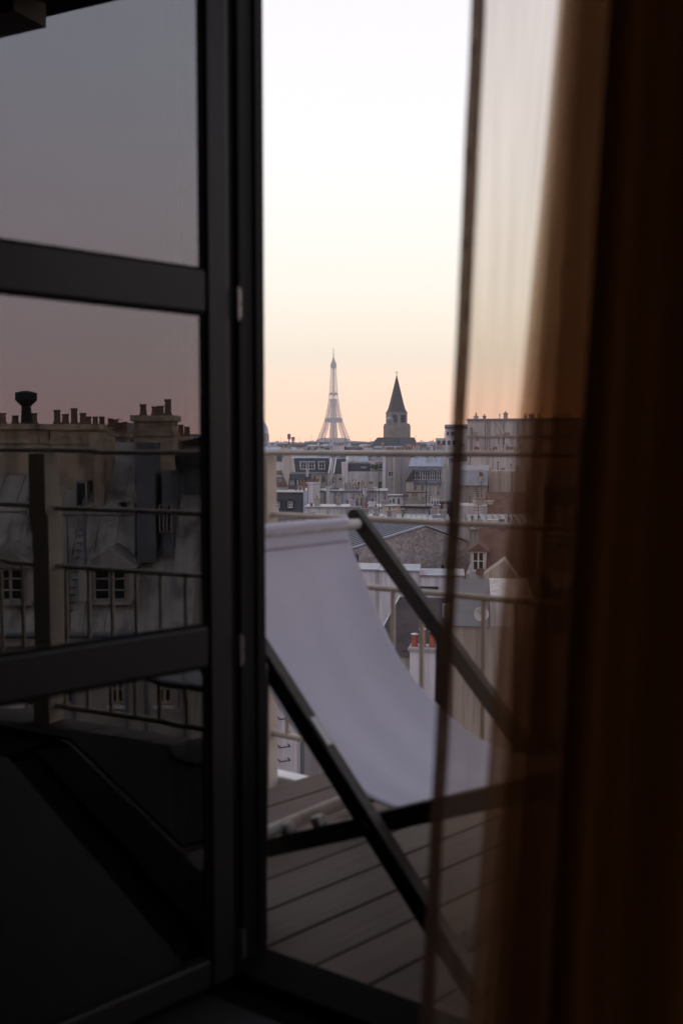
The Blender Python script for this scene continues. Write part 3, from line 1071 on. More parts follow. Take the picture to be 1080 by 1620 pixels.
RC = random.Random(21)
def clutter(f, root, u0, u1, v0, v1, z, n, big=1.0):
    """small flues, hatches, cowls and pipes standing on a flat roof"""
    for k in range(n):
        u, v = RC.uniform(u0, u1), RC.uniform(v0, v1)
        t = RC.random()
        if t < .4:
            w_, h_ = RC.uniform(.3, 1.1) * big, RC.uniform(.4, 1.3) * big
            chimney(f, root, u, u + w_, v, v + .4, z, z + h_, max(1, int(w_ / .35)), RC.choice([M['plaster_grey'], M['stone'], M['plaster_pale'], M['plaster_cream']]), RC.choice([M['terracotta'], M['pot_old'], M['zinc_dark']]), r=.1 * big, hgt=.35 * big)
        elif t < .6:
            m = MB(); fb(m, f, u, u + RC.uniform(.5, 1.3) * big, v, v + .9, z, z + RC.uniform(.25, .6) * big); m.build('roof_hatch', RC.choice([M['zinc_dark'], M['plaster_pale'], M['zinc']]), root)
        elif t < .8:
            c = f.pt(u, v, z); h_ = RC.uniform(.5, 1.2) * big
            m = MB(); m.lathe(c, [(.07, 0), (.07, h_), (.14, h_ + .02), (.14, h_ + .12), (.04, h_ + .2)], 8); m.build('vent_pipe', M['zinc_dark'], root)
        else:
            c = f.pt(u, v, z); h_ = RC.uniform(1.5, 3.0) * big
            m = MB(); m.tube(c, c + Vector((0, 0, h_)), .03 * big, 5)
            for q in range(3):
                m.bar(c + Vector((-.35, 0, h_ - .2 * q - .05)), c + Vector((.35, .15, h_ - .2 * q - .05)), .03, .03)
            m.build('aerial', M['iron'], root)
def relief(f, root, u0, u1, z0, z1, n, v=0.0):
    """pipes, flues and patches of render on a plain wall"""
    for k in range(n):
        u = RC.uniform(u0 + .2, u1 - .6)
        t = RC.random()
        if t < .5:
            m = MB(); m.tube(f.pt(u, v - .06, z0), f.pt(u, v - .06, z1 - RC.uniform(0, .4)), .05, 6); m.build('downpipe', RC.choice([M['zinc_dark'], M['zinc'], M['plaster_grey']]), root)
        elif t < .8:
            m = MB(); fb(m, f, u, u + RC.uniform(.3, .6), v - RC.uniform(.08, .25), v - .003, z0, z1 - RC.uniform(0, 1.2)); m.build('flue', RC.choice([M['plaster_grey'], M['plaster_cream'], M['plaster_white']]), root)
        else:
            z = RC.uniform(z1 - 4, z1 - .5)
            m = MB(); fb(m, f, u, u + RC.uniform(.4, 1.2), v - .02, v - .003, z - RC.uniform(.3, .9), z); m.build('render_patch', RC.choice([M['stone'], M['plaster_grey'], M['plaster_cream']]), root)

# ------------------------------------------------------------------ Eiffel tower
DE = 3000.0
ex, ez0 = (527.5 - 540) / 1575 * DE, EYE + (705 - 726) / 1575 * DE
et = thing('lattice_tower', 'tall iron lattice tower pale in the haze on the skyline', 'tower', (ex, DE, ez0))
ca, sa = math.cos(R(43)), math.sin(R(43))
def E3(x, y, z):
    return Vector((ex + x * ca - y * sa, DE + x * sa + y * ca, ez0 + z))
def half(z):       # outer half width of the tower
    tb_ = [(0, 62.5), (20, 52.5), (40, 43.5), (57, 35.4), (75, 29.3), (95, 23.8), (115, 19.2), (135, 15.4), (155, 12.6), (180, 10.2), (210, 7.9), (240, 6.4), (276, 5.2)]
    for (a, x), (b, y) in zip(tb_, tb_[1:]):
        if z <= b: return x + (y - x) * (z - a) / (b - a)
    return 5.2
def legw(z):
    tb_ = [(0, 25), (57, 15.5), (115, 10.6), (150, 9.2), (180, 8.9)]
    for (a, x), (b, y) in zip(tb_, tb_[1:]):
        if z <= b: return x + (y - x) * (z - a) / (b - a)
    return 8.9
for sx in (-1, 1):
    for sy in (-1, 1):
        m = MB()
        zs = [0, 10, 20, 29, 38, 47, 57] + [57 + 5.8 * k for k in range(1, 11)] + [115 + 5 * k for k in range(14)]
        def corner(z, i, j):
            H_, w_ = half(z), min(legw(z), half(z))
            return E3(sx * (H_ - w_ * i), sy * (H_ - w_ * j), z)
        for z0_, z1_ in zip(zs, zs[1:]):
            tk = .78 if z0_ < 115 else .62
            cs = [(0, 0), (1, 0), (1, 1), (0, 1)]
            for c in cs:
                m.bar(corner(z0_, *c), corner(z1_, *c), tk * 1.9, tk * 1.9)
            for c, d in zip(cs, cs[1:] + cs[:1]):
                m.bar(corner(z0_, *c), corner(z1_, *d), tk, tk * .8)
                m.bar(corner(z0_, *d), corner(z1_, *c), tk, tk * .8)
                m.bar(corner(z1_, *c), corner(z1_, *d), tk, tk)
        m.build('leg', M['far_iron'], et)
m = MB()
zs = [180 + 8 * k for k in range(13)]
for z0_, z1_ in zip(zs, zs[1:]):
    h0, h1 = half(z0_), half(z1_)
    cs = [(-1, -1), (1, -1), (1, 1), (-1, 1)]
    for c, d in zip(cs, cs[1:] + cs[:1]):
        m.bar(E3(c[0] * h0, c[1] * h0, z0_), E3(c[0] * h1, c[1] * h1, z1_), 1.2, 1.2)
        m.bar(E3(c[0] * h0, c[1] * h0, z0_), E3(d[0] * h1, d[1] * h1, z1_), .55, .55)
        m.bar(E3(d[0] * h0, d[1] * h0, z0_), E3(c[0] * h1, c[1] * h1, z1_), .55, .55)
        m.bar(E3(c[0] * h1, c[1] * h1, z1_), E3(d[0] * h1, d[1] * h1, z1_), .7, .7)
    m.bar(E3(0, 0, z0_), E3(0, 0, z1_), 3.2, 3.2)
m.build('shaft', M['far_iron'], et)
def plat(z, hw, t, rail):
    m = MB()
    exx, eyy = Vector((ca, sa, 0)), Vector((-sa, ca, 0))
    m.box(E3(0, 0, z), 2 * hw, 2 * hw, t, exx, eyy)
    m.box(E3(0, 0, z + t / 2 + rail / 2), 2 * hw * .86, 2 * hw * .86, rail * .999, exx, eyy)
    m.box(E3(0, 0, z - t / 2 - 2), 2 * hw * .93, 2 * hw * .93, 3.99, exx, eyy)
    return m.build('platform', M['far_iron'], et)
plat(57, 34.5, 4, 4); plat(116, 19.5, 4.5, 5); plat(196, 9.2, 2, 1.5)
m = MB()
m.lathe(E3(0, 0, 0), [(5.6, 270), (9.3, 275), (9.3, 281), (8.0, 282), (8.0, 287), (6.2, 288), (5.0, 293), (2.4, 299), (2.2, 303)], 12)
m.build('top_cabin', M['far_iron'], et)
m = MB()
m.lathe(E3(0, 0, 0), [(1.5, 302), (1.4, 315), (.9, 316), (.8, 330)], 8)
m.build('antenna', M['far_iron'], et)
# great arches between the feet
for k in range(4):
    m = MB()
    for i in range(14):
        t0, t1 = math.pi * i / 14, math.pi * (i + 1) / 14
        def ap(t):
            x, z = 37 * math.cos(t), 4 + 39 * math.sin(t)
            hh = half(z) - 2
            c = [(x, -hh), (hh, x), (x, hh), (-hh, x)][k]
            return E3(c[0], c[1], z)
        m.bar(ap(t0), ap(t1), 2, 3)
    m.build('arch', M['far_iron'], et)

# ------------------------------------------------------------------ church with spire
fc = F(630, 560, 14)
X = lambda px, py=690, v=0: fc.hit(px, py, v)[0]
Z = lambda py, D: EYE + (705 - py) / 1575 * D
cu = X(631)
ch_root = bld('church', 'old stone church tower with a pointed slate spire above the rooftops', fc, cu, 'church')
tw = 5.0
zb0, zb1, zsp, ztip = Z(673, 560), Z(654, 560), Z(654, 560), Z(597, 560)
tv = 5.0
m = MB(); fb(m, fc, cu - tw - 1.0, cu + tw + 1.4, tv - tw - .8, tv + tw + .8, GROUND, zb0)
fb(m, fc, cu - tw - .7, cu + tw + 1.0, tv - tw - .6, tv + tw + .6, zb0 + .002, zb0 + 1.0)
m.build('tower', M['church_stone'], ch_root)
m = MB(); fb(m, fc, cu - tw - 1.9, cu - tw + 1.4, tv - tw - 1.5, tv - tw + 2, GROUND, zb0 + 3.4)
m.build('stair_turret', M['church_stone'], ch_root)
m = MB(); extv(m, fc, [(cu - tw - 2.1, zb0 + 3.402), (cu - tw + 1.6, zb0 + 3.402), (cu - tw - .25, zb0 + 4.8)], tv - tw - 1.7, tv - tw + 2.2)
m.build('turret_roof', M['zinc'], ch_root)
hol = []
for k in (-1, 1):
    uc = cu + k * 2.35
    hol.append((uc - 1.45, uc + 1.45, zb0 + 1.5, zb1 - .9))
wall(fc, ch_root, cu - tw + .2, cu + tw - .2, zb0 + 1.0, zb1, 2 * tw - .4, hol, M['church_stone'], 'belfry', v=tv - tw + .2, rev=3.0)
for hh in hol:
    for k in range(5):
        z = hh[2] + (hh[3] - hh[2]) * (k + .5) / 5
        m = MB(); extr(m, fc, [(tv - tw + .9, z), (tv - tw + .9, z + .12), (tv - tw + 1.6, z + .62), (tv - tw + 1.6, z + .5)], hh[0], hh[1])
        m.build('louvre', M['slate'], ch_root)
m = MB(); fb(m, fc, cu - tw + .05, cu + tw - .05, tv - tw + .05, tv + tw - .05, zb1, zb1 + .7)
m.build('cornice', M['church_stone'], ch_root)
m = MB()
def ring(hw, z, ch_=.22):
    c = hw * ch_
    return [fc.pt(cu + x, tv + y, z) for x, y in ((-hw + c, -hw), (hw - c, -hw), (hw, -hw + c), (hw, hw - c), (hw - c, hw), (-hw + c, hw), (-hw, hw - c), (-hw, -hw + c))]
rr = [(4.95, zsp + .71), (4.15, zsp + 2.4), (3.5, zsp + 5.0), (.14, ztip + 1.0)]
vv_ = []
for hw, z in rr: vv_ += ring(hw, z)
ff = [(k * 8 + i, k * 8 + (i + 1) % 8, (k + 1) * 8 + (i + 1) % 8, (k + 1) * 8 + i) for k in range(3) for i in range(8)] + [tuple(range(7, -1, -1)), tuple(range(24, 32))]
m.add(vv_, ff); m.build('spire', M['slate_brown'], ch_root)
m = MB(); m.tube(fc.pt(cu, tv, ztip - .2), fc.pt(cu, tv, ztip + 3.6), .14, 8); m.tube(fc.pt(cu - .8, tv, ztip + 2.6), fc.pt(cu + .8, tv, ztip + 2.6), .11, 8)
m.lathe(fc.pt(cu, tv, ztip + .2), [(.1, 0), (.42, .4), (.1, .8)], 8)
m.build('cross', M['iron'], ch_root)
nu0, nu1 = X(572), X(655)
m = MB(); fb(m, fc, nu0 + .5, nu1 - 1.2, -9, -.9, GROUND, Z(716, 550)); m.build('nave_wall', M['church_stone'], ch_root)
m = MB()
ze_, zr_ = Z(716, 550), Z(692, 555)
pts = [fc.pt(nu0, -9.4, ze_ + .002), fc.pt(nu1 - .6, -9.4, ze_ + .002), fc.pt(nu1 - .6, -.85, ze_ + .002), fc.pt(nu0, -.85, ze_ + .002),
       fc.pt(nu0 + 8.5, -2.4, zr_), fc.pt(nu1 - .6, -2.4, zr_)]
m.add(pts, [(3, 2, 1, 0), (0, 1, 5, 4), (1, 2, 5), (2, 3, 4, 5), (3, 0, 4)])
m.build('nave_roof', M['slate'], ch_root)

# ------------------------------------------------------------------ domed church far left
dd = 1500.0
dc = Vector(((406 - 540) / 1575 * dd, dd, GROUND))
dm = thing('domed_church', 'pale hazy dome with a lantern beside the door frame', 'church', dc)
zt = lambda py: EYE + (705 - py) / 1575 * dd - GROUND
m = MB(); m.lathe(dc, [(20, 0), (20, zt(700)), (17.5, zt(699)), (17.5, zt(686))], 24); m.build('drum', M['church_stone'], dm)
m = MB(); m.lathe(dc, [(18.6, zt(686)), (18.6, zt(684.5))] + [(18.2 * math.cos(t), zt(684.5) + 21 * math.sin(t)) for t in [R(a) for a in range(0, 86, 8)]], 24)
m.build('dome', M['zinc'], dm, smooth=True)
m = MB(); m.lathe(dc, [(2.6, zt(664)), (2.6, zt(659)), (3.2, zt(658.5)), (2, zt(657)), (.4, zt(650))], 12); m.build('lantern', M['church_stone'], dm)
for k in range(12):
    t = 2 * math.pi * k / 12
    m = MB(); m.lathe(dc + Vector((18 * math.cos(t), 18 * math.sin(t), 0)), [(1, zt(699)), (1, zt(687))], 8); m.build('column', M['church_stone'], dm)

# ------------------------------------------------------------------ rooftops in the middle distance
def UZ(f):
    return (lambda px, v=0.0: f.hit(px, 760, v)[0]), (lambda py, px=None, v=0.0: f.hit(540 if px is None else px, py, v)[1])
def holes_px(f, lst, v=0.0):
    out = []
    for a, b, c, d in lst:
        u0, z1 = f.hit(a, c, v); u1, z0 = f.hit(b, d, v)
        out.append((u0, u1, z0, z1))
    return out

# -- slate mansard with three paired white dormers
f = F(497, 240, 18); U, Zf = UZ(f)
r_ = bld('mansard_house', 'slate mansard house with three white dormers and a blank beige gable', f, U(497))
zc = lambda py, px: f.hit(px, py)[1]
u0, u1 = U(467), U(523)
ze_ = zc(747, 497)
hs = holes_px(f, [(509, 515, 752, 764), (495, 500, 752, 763)])
wall(f, r_, u0, u1, GROUND, ze_, 11, hs, M['plaster_cream'])
for h_ in hs: window(f, r_, *h_, guard=True)
mansard(f, r_, u0, u1, ze_ + .002, ze_ + 3.3, ze_ + 4.3, 1.5, 11, M['slate'])
for px in (480.5, 493.5, 509.5):
    dormer(f, r_, U(px), 1.45, ze_ + .75, ze_ + 2.35, .30, 1.6, 'flat', M['frame_white'], M['zinc'], mull=1, trans=1)
m = MB(); extr(m, f, [(-.2, GROUND), (-.2, ze_ - .4), (1.2, ze_ + 3.4), (5.5, ze_ + 4.9), (9.8, ze_ + 3.4), (11.2, ze_ - .4), (11.2, GROUND)], u0 - .5, u0 - .005)
m.build('gable_wall', M['plaster_cream'], r_)
m = MB(); fb(m, f, u0, u1, -.30, -.002, ze_ - .35, ze_ - .02); m.build('cornice', M['zinc'], r_)
chimney(f, r_, u0 + 2.5, u0 + 4.2, 7.5, 8.3, ze_ + 3.4, ze_ + 5.8, 4)
chimney(f, r_, u1 - .9, u1 - .1, 4.5, 7.5, ze_ + 3.0, ze_ + 5.6, 3)
# -- neighbouring narrow house with steep black roof
f = F(532, 236, -14); U, Zf = UZ(f)
r_ = bld('steep_roof_house', 'narrow beige house with steep black roof, white rafters and a round vent', f, U(532))
u0, u1 = U(519), U(544); ze_ = f.hit(532, 750)[1]
hs = holes_px(f, [(525.5, 530, 754, 766)])
wall(f, r_, u0, u1, GROUND, ze_, 9, hs, M['plaster_cream'])
for h_ in hs: window(f, r_, *h_)
m = MB(); extr(m, f, [(0, ze_ + .002), (2.4, ze_ + 3.6), (6.5, ze_ + 3.6), (9, ze_ + .002)], u0 + .9, u1); m.build('roof', M['slate'], r_)
for uu in (u0 + .15, u0 + 1.35):
    m = MB(); m.bar(f.pt(uu, -.12, ze_ + .1), f.pt(uu, 2.3, ze_ + 3.75), .28, .2); m.build('verge', M['frame_white'], r_)
m = MB(); m.tube(f.pt(U(538), -.12, f.hit(538, 758)[1]), f.pt(U(538), .1, f.hit(538, 758)[1]), .28, 14); m.build('round_vent', M['iron'], r_)
m = MB(); extr(m, f, [(-.15, ze_ - .2), (-.15, ze_ + .3), (2.5, ze_ + 4.3), (6.6, ze_ + 4.3), (9.1, ze_ + .3), (9.1, GROUND), (-.15, GROUND)], u1 + .005, u1 + .65); m.build('party_wall', M['plaster_pale'], r_)
pots(f, r_, u1, u1 + .65, 4.5, ze_ + 4.302, 1, .2, .8)

# -- white flat building with terrace
f = F(577, 232, 3); U, Zf = UZ(f)
r_ = bld('terrace_house', 'white flat-topped house with a dark planted roof terrace', f, U(577))
u0, u1 = U(550), U(606); zt_ = f.hit(577, 746)[1]
hs = holes_px(f, [(563, 569, 762, 776), (584, 590, 762, 776), (598, 604, 762, 776)])
wall(f, r_, u0, u1, GROUND, zt_, 12, hs, M['plaster_white'])
for h_ in hs: window(f, r_, *h_, mull=1, trans=2, guard=True, mt=M['plaster_cream'])
m = MB(); extr(m, f, [(.6, zt_ + .002), (1.2, zt_ + 1.9), (7, zt_ + 2.2), (7.4, zt_ + .002)], u0 + .4, U(586)); m.build('roof', M['slate'], r_)
m = MB(); fb(m, f, U(571), U(580), .78, .95, zt_ + .75, zt_ + 1.15); m.build('skylight', M['zinc'], r_)
m = MB(); fb(m, f, u0 - 1.2, u0 - .005, -.3, 9, GROUND, zt_ + 2.1); m.build('party_wall', M['plaster_pale'], r_)
m = MB(); fb(m, f, u0 - .2, u0 + .5, 3, 6, zt_ + .01, zt_ + 2.6); m.build('chimney', M['plaster_pale'], r_)
zz = f.hit(577, 731, 9)[1]
m = MB(); fb(m, f, U(553, 9), U(583, 9), 9, 18, zt_ - 1, zz); m.build('rear_wall', M['plaster_white'], r_)
m = MB(); extr(m, f, [(8.8, zz + .002), (13.5, zz + 1.5), (18.2, zz + .002)], U(552, 9), U(583, 9)); m.build('rear_roof', M['zinc'], r_)
seams(f, r_, U(553, 9) + .3, U(583, 9), .75, [(8.85, zz + .04), (13.5, zz + 1.53)], .07, .06)
chimney(f, r_, U(583, 8), U(587, 8), 8, 9.4, zt_ - 1, zz + .5, 2)
chimney(f, r_, U(594, 8), U(605.5, 8), 8, 9, zt_ - 1, zz - .4, 5)
M['leaf_a'] = mat('leaf_a', (.07, .085, .035), .8, .4, 5)
rr_ = random.Random(5)
for k, (px, w_, h_) in enumerate([(588.5, .7, 1.5), (592.5, .8, 1.3), (596, .6, 1.5), (600, .8, 1.9), (603.5, .5, 1.6)]):
    c = f.pt(U(px, .8), .9, zt_ + .002)
    pl = thing('terrace_shrub', 'leafy shrub in a pot on the white house terrace', 'shrub', c, 'shrubs on the roof terrace')
    m = MB(); m.lathe(c, [(.22, 0), (.3, .4), (.26, .4)], 10); m.build('pot', M['terracotta'], pl)
    m = MB()
    for i in range(90):
        a, b2, rr2 = rr_.uniform(0, 6.28), rr_.uniform(-1, 1), rr_.random() ** .4
        q = c + Vector((w_ * rr2 * math.cos(a) * math.sqrt(1 - b2 * b2), w_ * rr2 * math.sin(a) * math.sqrt(1 - b2 * b2), .4 + h_ / 2 + h_ / 2 * b2 * rr2))
        e1 = Vector((rr_.uniform(-1, 1), rr_.uniform(-1, 1), rr_.uniform(-1, 1))).normalized() * .22
        e2 = e1.orthogonal().normalized() * .09
        m.add([q - e1, q + e2, q + e1, q - e2], [(0, 1, 2, 3)])
    m.build('foliage', M['leaf_a'], pl)

# -- tall blank wall with two small windows
f = F(630, 226, -6); U, Zf = UZ(f)
r_ = bld('blank_wall_house', 'tall grey blank-sided building with two small square windows', f, U(630))
u0, u1 = U(607), U(655); zt_ = f.hit(630, 721)[1]
hs = holes_px(f, [(614, 623, 746, 754.5), (619.5, 623, 768.5, 776.5)])
wall(f, r_, u0, u1, GROUND, zt_, 10, hs, M['plaster_grey'])
window(f, r_, *hs[0]); window(f, r_, *hs[1], mull=0)
for px, vv in ((630, -.25), (637.5, -.16), (654, -.2)):
    m = MB(); fb(m, f, U(px), U(px) + .5, vv, -.003, GROUND, zt_ - .2); m.build('flue', M['plaster_grey'], r_)
m = MB(); fb(m, f, u0 - .35, u0 + .35, -.12, 1, GROUND, zt_ + .25); m.build('quoin', M['plaster_pale'], r_)
relief(f, r_, u0 + 1, u1, zt_ - 9, zt_, 6)
m = MB(); fb(m, f, u0 - .2, u1 + .1, -.3, 10.1, zt_, zt_ + .22); m.build('coping', M['zinc'], r_)
for a, b, n in ((611, 622, 4), (626, 634, 3), (640, 652, 5)):
    chimney(f, r_, U(a), U(b), 1.2, 2.0, zt_ + .22, zt_ + 1.3, n, M['plaster_cream'], r=.16, hgt=.7)

# -- right mansard with arched dormers
f = F(675, 215, -10); U, Zf = UZ(f)
r_ = bld('arched_dormer_house', 'cream house with blue-grey mansard and a row of arched dormers', f, U(675))
u0, u1 = U(645), U(698.5); ze_ = f.hit(675, 763.5)[1]
hs = holes_px(f, [(646.5, 649.5, 767, 777), (655, 658, 767, 777), (665.5, 670, 767, 779), (678, 681, 768, 784), (691, 694.5, 769, 785)])
wall(f, r_, u0, u1, GROUND, ze_, 11, hs, M['plaster_cream'])
for h_ in hs: window(f, r_, *h_, guard=True)
mansard(f, r_, u0 + .02, u1, ze_ + .002, ze_ + 3.4, ze_ + 5.3, 1.2, 11, M['zinc_dark'], M['zinc'])
seams(f, r_, u0 + 1.5, u1, 1.1, [(1.12, ze_ + 3.56), (5.5, ze_ + 5.32)], .08, .08)
for px in (656.5, 664, 672, 683, 694):
    dormer(f, r_, U(px), 1.0, ze_ + .55, ze_ + 2.45, .10, 1.3, 'arch', M['zinc_dark'], M['zinc_dark'])
m = MB(); extr(m, f, [(-.3, GROUND), (-.3, ze_ + .3), (1.2, ze_ + 3.9), (5.5, ze_ + 5.9), (9.8, ze_ + 3.9), (11.2, ze_), (11.2, GROUND)], u1 + .005, u1 + .55); m.build('gable_wall', M['plaster_grey'], r_)
m = MB(); fb(m, f, u0, u1, -.35, -.002, ze_ - .3, ze_ - .01); m.build('cornice', M['zinc_dark'], r_)
for a, b in ((674, 676.5), (685.5, 688), (705, 708)):
    chimney(f, r_, U(a, 4), U(b, 4), 3.6, 5.2, ze_ + 3.5, f.hit(680, 724, 4)[1], 2, M['plaster_pale'])
# ivy-dark lean-to on its left
f2 = F(650, 213, -8)
r2 = bld('lean_to', 'low dark brown roof leaning between grey wall and cream house', f2)
u0, u1 = f2.hit(642, 760)[0], f2.hit(653, 760)[0]
zz = f2.hit(648, 762)[1]
m = MB(); fb(m, f2, u0, u1, 0, 4, GROUND, zz); m.build('wall', M['plaster_cream'], r2)
m = MB(); extv(m, f2, [(u0 - .2, zz + .002), (u1, zz + .002), (u1, zz + 2.6)], -.2, 4); m.build('roof', M['slate_brown'], r2)

# -- small red-roofed and black-roofed houses at the left
f = F(441, 205, 28); U, Zf = UZ(f)
r_ = bld('red_roof_house', 'small house with a dark red tiled roof and an attic hatch', f, U(441))
u0, u1 = U(424), U(455); ze_ = f.hit(441, 772)[1]
wall(f, r_, u0, u1, GROUND, ze_, 9, [], M['plaster_white'])
m = MB(); extr(m, f, [(-.2, ze_ + .002), (3.2, ze_ + 3.5), (9.2, ze_ + .002)], u0, u1); m.build('roof', M['tile'], r_)
m = MB(); extr(m, f, [(-.3, ze_ - .3), (3.2, ze_ + 3.9), (9.3, ze_ - .3)], u1 + .005, u1 + .4); m.build('gable_wall', M['stone'], r_)
uc = U(446)
dormer(f, r_, uc, .7, ze_ + 1.3, ze_ + 2.2, 1.0, 2.2, 'flat', M['zinc'], M['zinc'])
m = MB(); fb(m, f, u0 - .1, u1, -.5, -.205, ze_ - .25, ze_ + .1); m.build('gutter', M['plaster_pale'], r_)
f = F(470, 200, -4); U, Zf = UZ(f)
r_ = bld('black_roof_house', 'low black-roofed house with a white casement and small stack', f, U(470))
u0, u1 = U(456), U(489); ze_ = f.hit(470, 773)[1]
hs = holes_px(f, [(458.5, 464, 775, 784)])
wall(f, r_, u0, u1, GROUND, ze_, 8, hs, M['plaster_grey'])
for h_ in hs: window(f, r_, *h_)
m = MB(); extr(m, f, [(-.2, ze_ + .002), (2.0, ze_ + 2.9), (4.2, ze_ + 3.2), (8.2, ze_ + .002)], u0, u1); m.build('roof', M['slate'], r_)
dormer(f, r_, U(475), 1.2, ze_ + .5, ze_ + 1.75, .25, 1.6, 'flat', M['frame_white'], M['slate'])
dormer(f, r_, U(462), .8, ze_ + .5, ze_ + 1.75, .25, 1.6, 'gable', M['zinc_dark'], M['slate'])
chimney(f, r_, U(483), U(486.5), 1.6, 2.3, ze_ + 1, ze_ + 3.9, 1, M['plaster_pale'])

# -- slate roof with two gabled dormers
f = F(452, 125, 2); U, Zf = UZ(f)
r_ = bld('twin_dormer_house', 'black slate roof with two pointed dormers above white windows', f, U(452))
u0, u1 = U(416), U(479.5); ze_ = f.hit(452, 817)[1]
wall(f, r_, u0, u1, GROUND, ze_, 9, [], M['plaster_pale'])
mansard(f, r_, u0, u1, ze_ + .002, ze_ + 2.9, ze_ + 3.1, 1.1, 9, M['slate'], M['zinc_dark'])
for px in (438.5, 459):
    dormer(f, r_, U(px), .62, f.hit(px, 803.5, .25)[1], f.hit(px, 793, .25)[1], .12, 1.1, 'gable', M['slate'], M['slate'])
m = MB(); extr(m, f, [(-.2, GROUND), (-.2, ze_), (1.0, ze_ + 3.2), (8, ze_ + 3.2), (9.2, ze_), (9.2, GROUND)], u1 + .005, u1 + .5); m.build('gable_wall', M['zinc'], r_)
m = MB(); fb(m, f, u0, u1 + .4, -.35, -.002, ze_ - .22, ze_ - .01); m.build('gutter', M['plaster_pale'], r_)
zz = f.hit(431, 806, -.3)[1]
m = MB(); extr(m, f, [(-1.6, GROUND), (-1.6, zz - .6), (-.36, zz + .3), (-.36, GROUND)], U(424), U(441)); m.build('porch_roof', M['zinc'], r_)
pots(f, r_, u1 - 1.2, u1 + .4, 1.2, ze_ + 3.21, 3, .12, .5)

# -- stained parapet wall with pilaster stacks
f = F(556, 152, -3); U, Zf = UZ(f)
r_ = bld('stained_wall_house', 'long low building with a streaked grey wall and white flues', f, U(556))
u0, u1 = U(503), U(612); zt_ = f.hit(556, 778)[1]
hs = holes_px(f, [(548.5, 550.5, 791, 798), (535.5, 537, 786, 797), (563, 565, 787, 797)])
wall(f, r_, u0, u1, GROUND, zt_, 8, hs, M['plaster_stained'])
for h_ in hs: window(f, r_, *h_, mull=0, trans=0, sill=False, mt=M['iron'], fw=.03)
m = MB(); fb(m, f, u0 - .1, u1 + .1, -.2, 8.1, zt_, zt_ + .18); m.build('coping', M['zinc_dark'], r_)
clutter(f, r_, u0 + .5, u1 - 1, 1, 6, zt_ + .181, 16)
relief(f, r_, u0, u1, zt_ - 6, zt_, 9)
for a, b, t, n in ((516, 521.5, 770, 0), (574, 580, 772, 1)):
    chimney(f, r_, U(a), U(b), -.55, -.21, GROUND, f.hit(a, t, -.5)[1], n, M['plaster_pale'], M['zinc_dark'], r=.2, hgt=.25)
for px, w_ in ((530, .16), (584.5, .12), (594, .1), (607, .3)):
    m = MB(); fb(m, f, U(px), U(px) + w_, -.12, -.003, GROUND, zt_ - .1); m.build('downpipe', M['zinc_dark'], r_)
# -- big white stack
f = F(496, 148, 20); U, Zf = UZ(f)
r_ = bld('chimney_stack', 'broad white chimney stack topped with red pots and marked with a rung line', f, U(496), 'chimney')
u0, u1 = U(488), U(505.5); zt_ = f.hit(497, 763)[1]
m = MB(); fb(m, f, u0, u1, 0, 1.0, GROUND, zt_ - .2); fb(m, f, u0 - .1, u1 + .1, -.1, 1.1, zt_ - .199, zt_); m.build('stack', M['plaster_pale'], r_)
m = MB(); fb(m, f, u0 - .62, u0 - .003, .1, 3.5, GROUND, zt_ - .5); m.build('side_stack', M['plaster_grey'], r_)
m = MB(); extr(m, f, [(-.05, zt_ - .49), (1.7, zt_ + .05), (3.6, zt_ - .49)], u0 - .7, u0 - .11); m.build('stack_cap', M['tile'], r_)
pots(f, r_, u0, u1, .5, zt_ + .002, 5, .14, .55, skip=(1,))
pots(f, r_, u0 - .6, u0, 1.2, zt_ - .3, 2, .12, .7)
z = zt_ - 4.8
while z < zt_ - .3:
    m = MB(); fb(m, f, (u0 + u1) / 2 - .16, (u0 + u1) / 2 + .1, -.07, -.003, z, z + .03); m.build('rung', M['zinc'], r_)
    z += .32
# -- pale wall with coping in front of it
f = F(540, 116, -2); U, Zf = UZ(f)
r_ = bld('garden_wall_house', 'low pale parapet with lead coping and small red pots', f, U(540))
u0, u1 = U(483), U(606); zt_ = f.hit(540, 803)[1]
wall(f, r_, u0, u1, GROUND, zt_, 5, [], M['plaster_white'])
m = MB(); fb(m, f, u0 - .1, u1 + .1, -.18, 5.1, zt_, zt_ + .12); m.build('coping', M['zinc'], r_)
clutter(f, r_, u0 + .5, u1 - 1, .6, 4, zt_ + .121, 12, .8)
relief(f, r_, U(500), u1, zt_ - 4, zt_, 8)
m = MB(); fb(m, f, U(484.5), U(500), -1.1, -.185, GROUND, f.hit(490, 816, -.6)[1]); so_ = m.build('chimney', M['plaster_white'], r_)
pots(f, so_, U(485), U(499), -.65, f.hit(490, 816, -.6)[1] + .002, 5, .11, .36)
pots(f, r_, U(490), U(494), .6, zt_ + .125, 2, .09, .36)
# rubbish of small flues and stubs on that roof
for k, (px, w_, h_) in enumerate([(555, .5, .7), (566, .3, 1.2), (583, .8, .5), (592, .25, 1.0), (603, .9, .7)]):
    chimney(f, r_, U(px), U(px) + w_, 1.5, 2.1, zt_ + .121, zt_ + .1 + h_, 1, [M['plaster_grey'], M['stone'], M['plaster_pale']][k % 3], r=.1, hgt=.3)

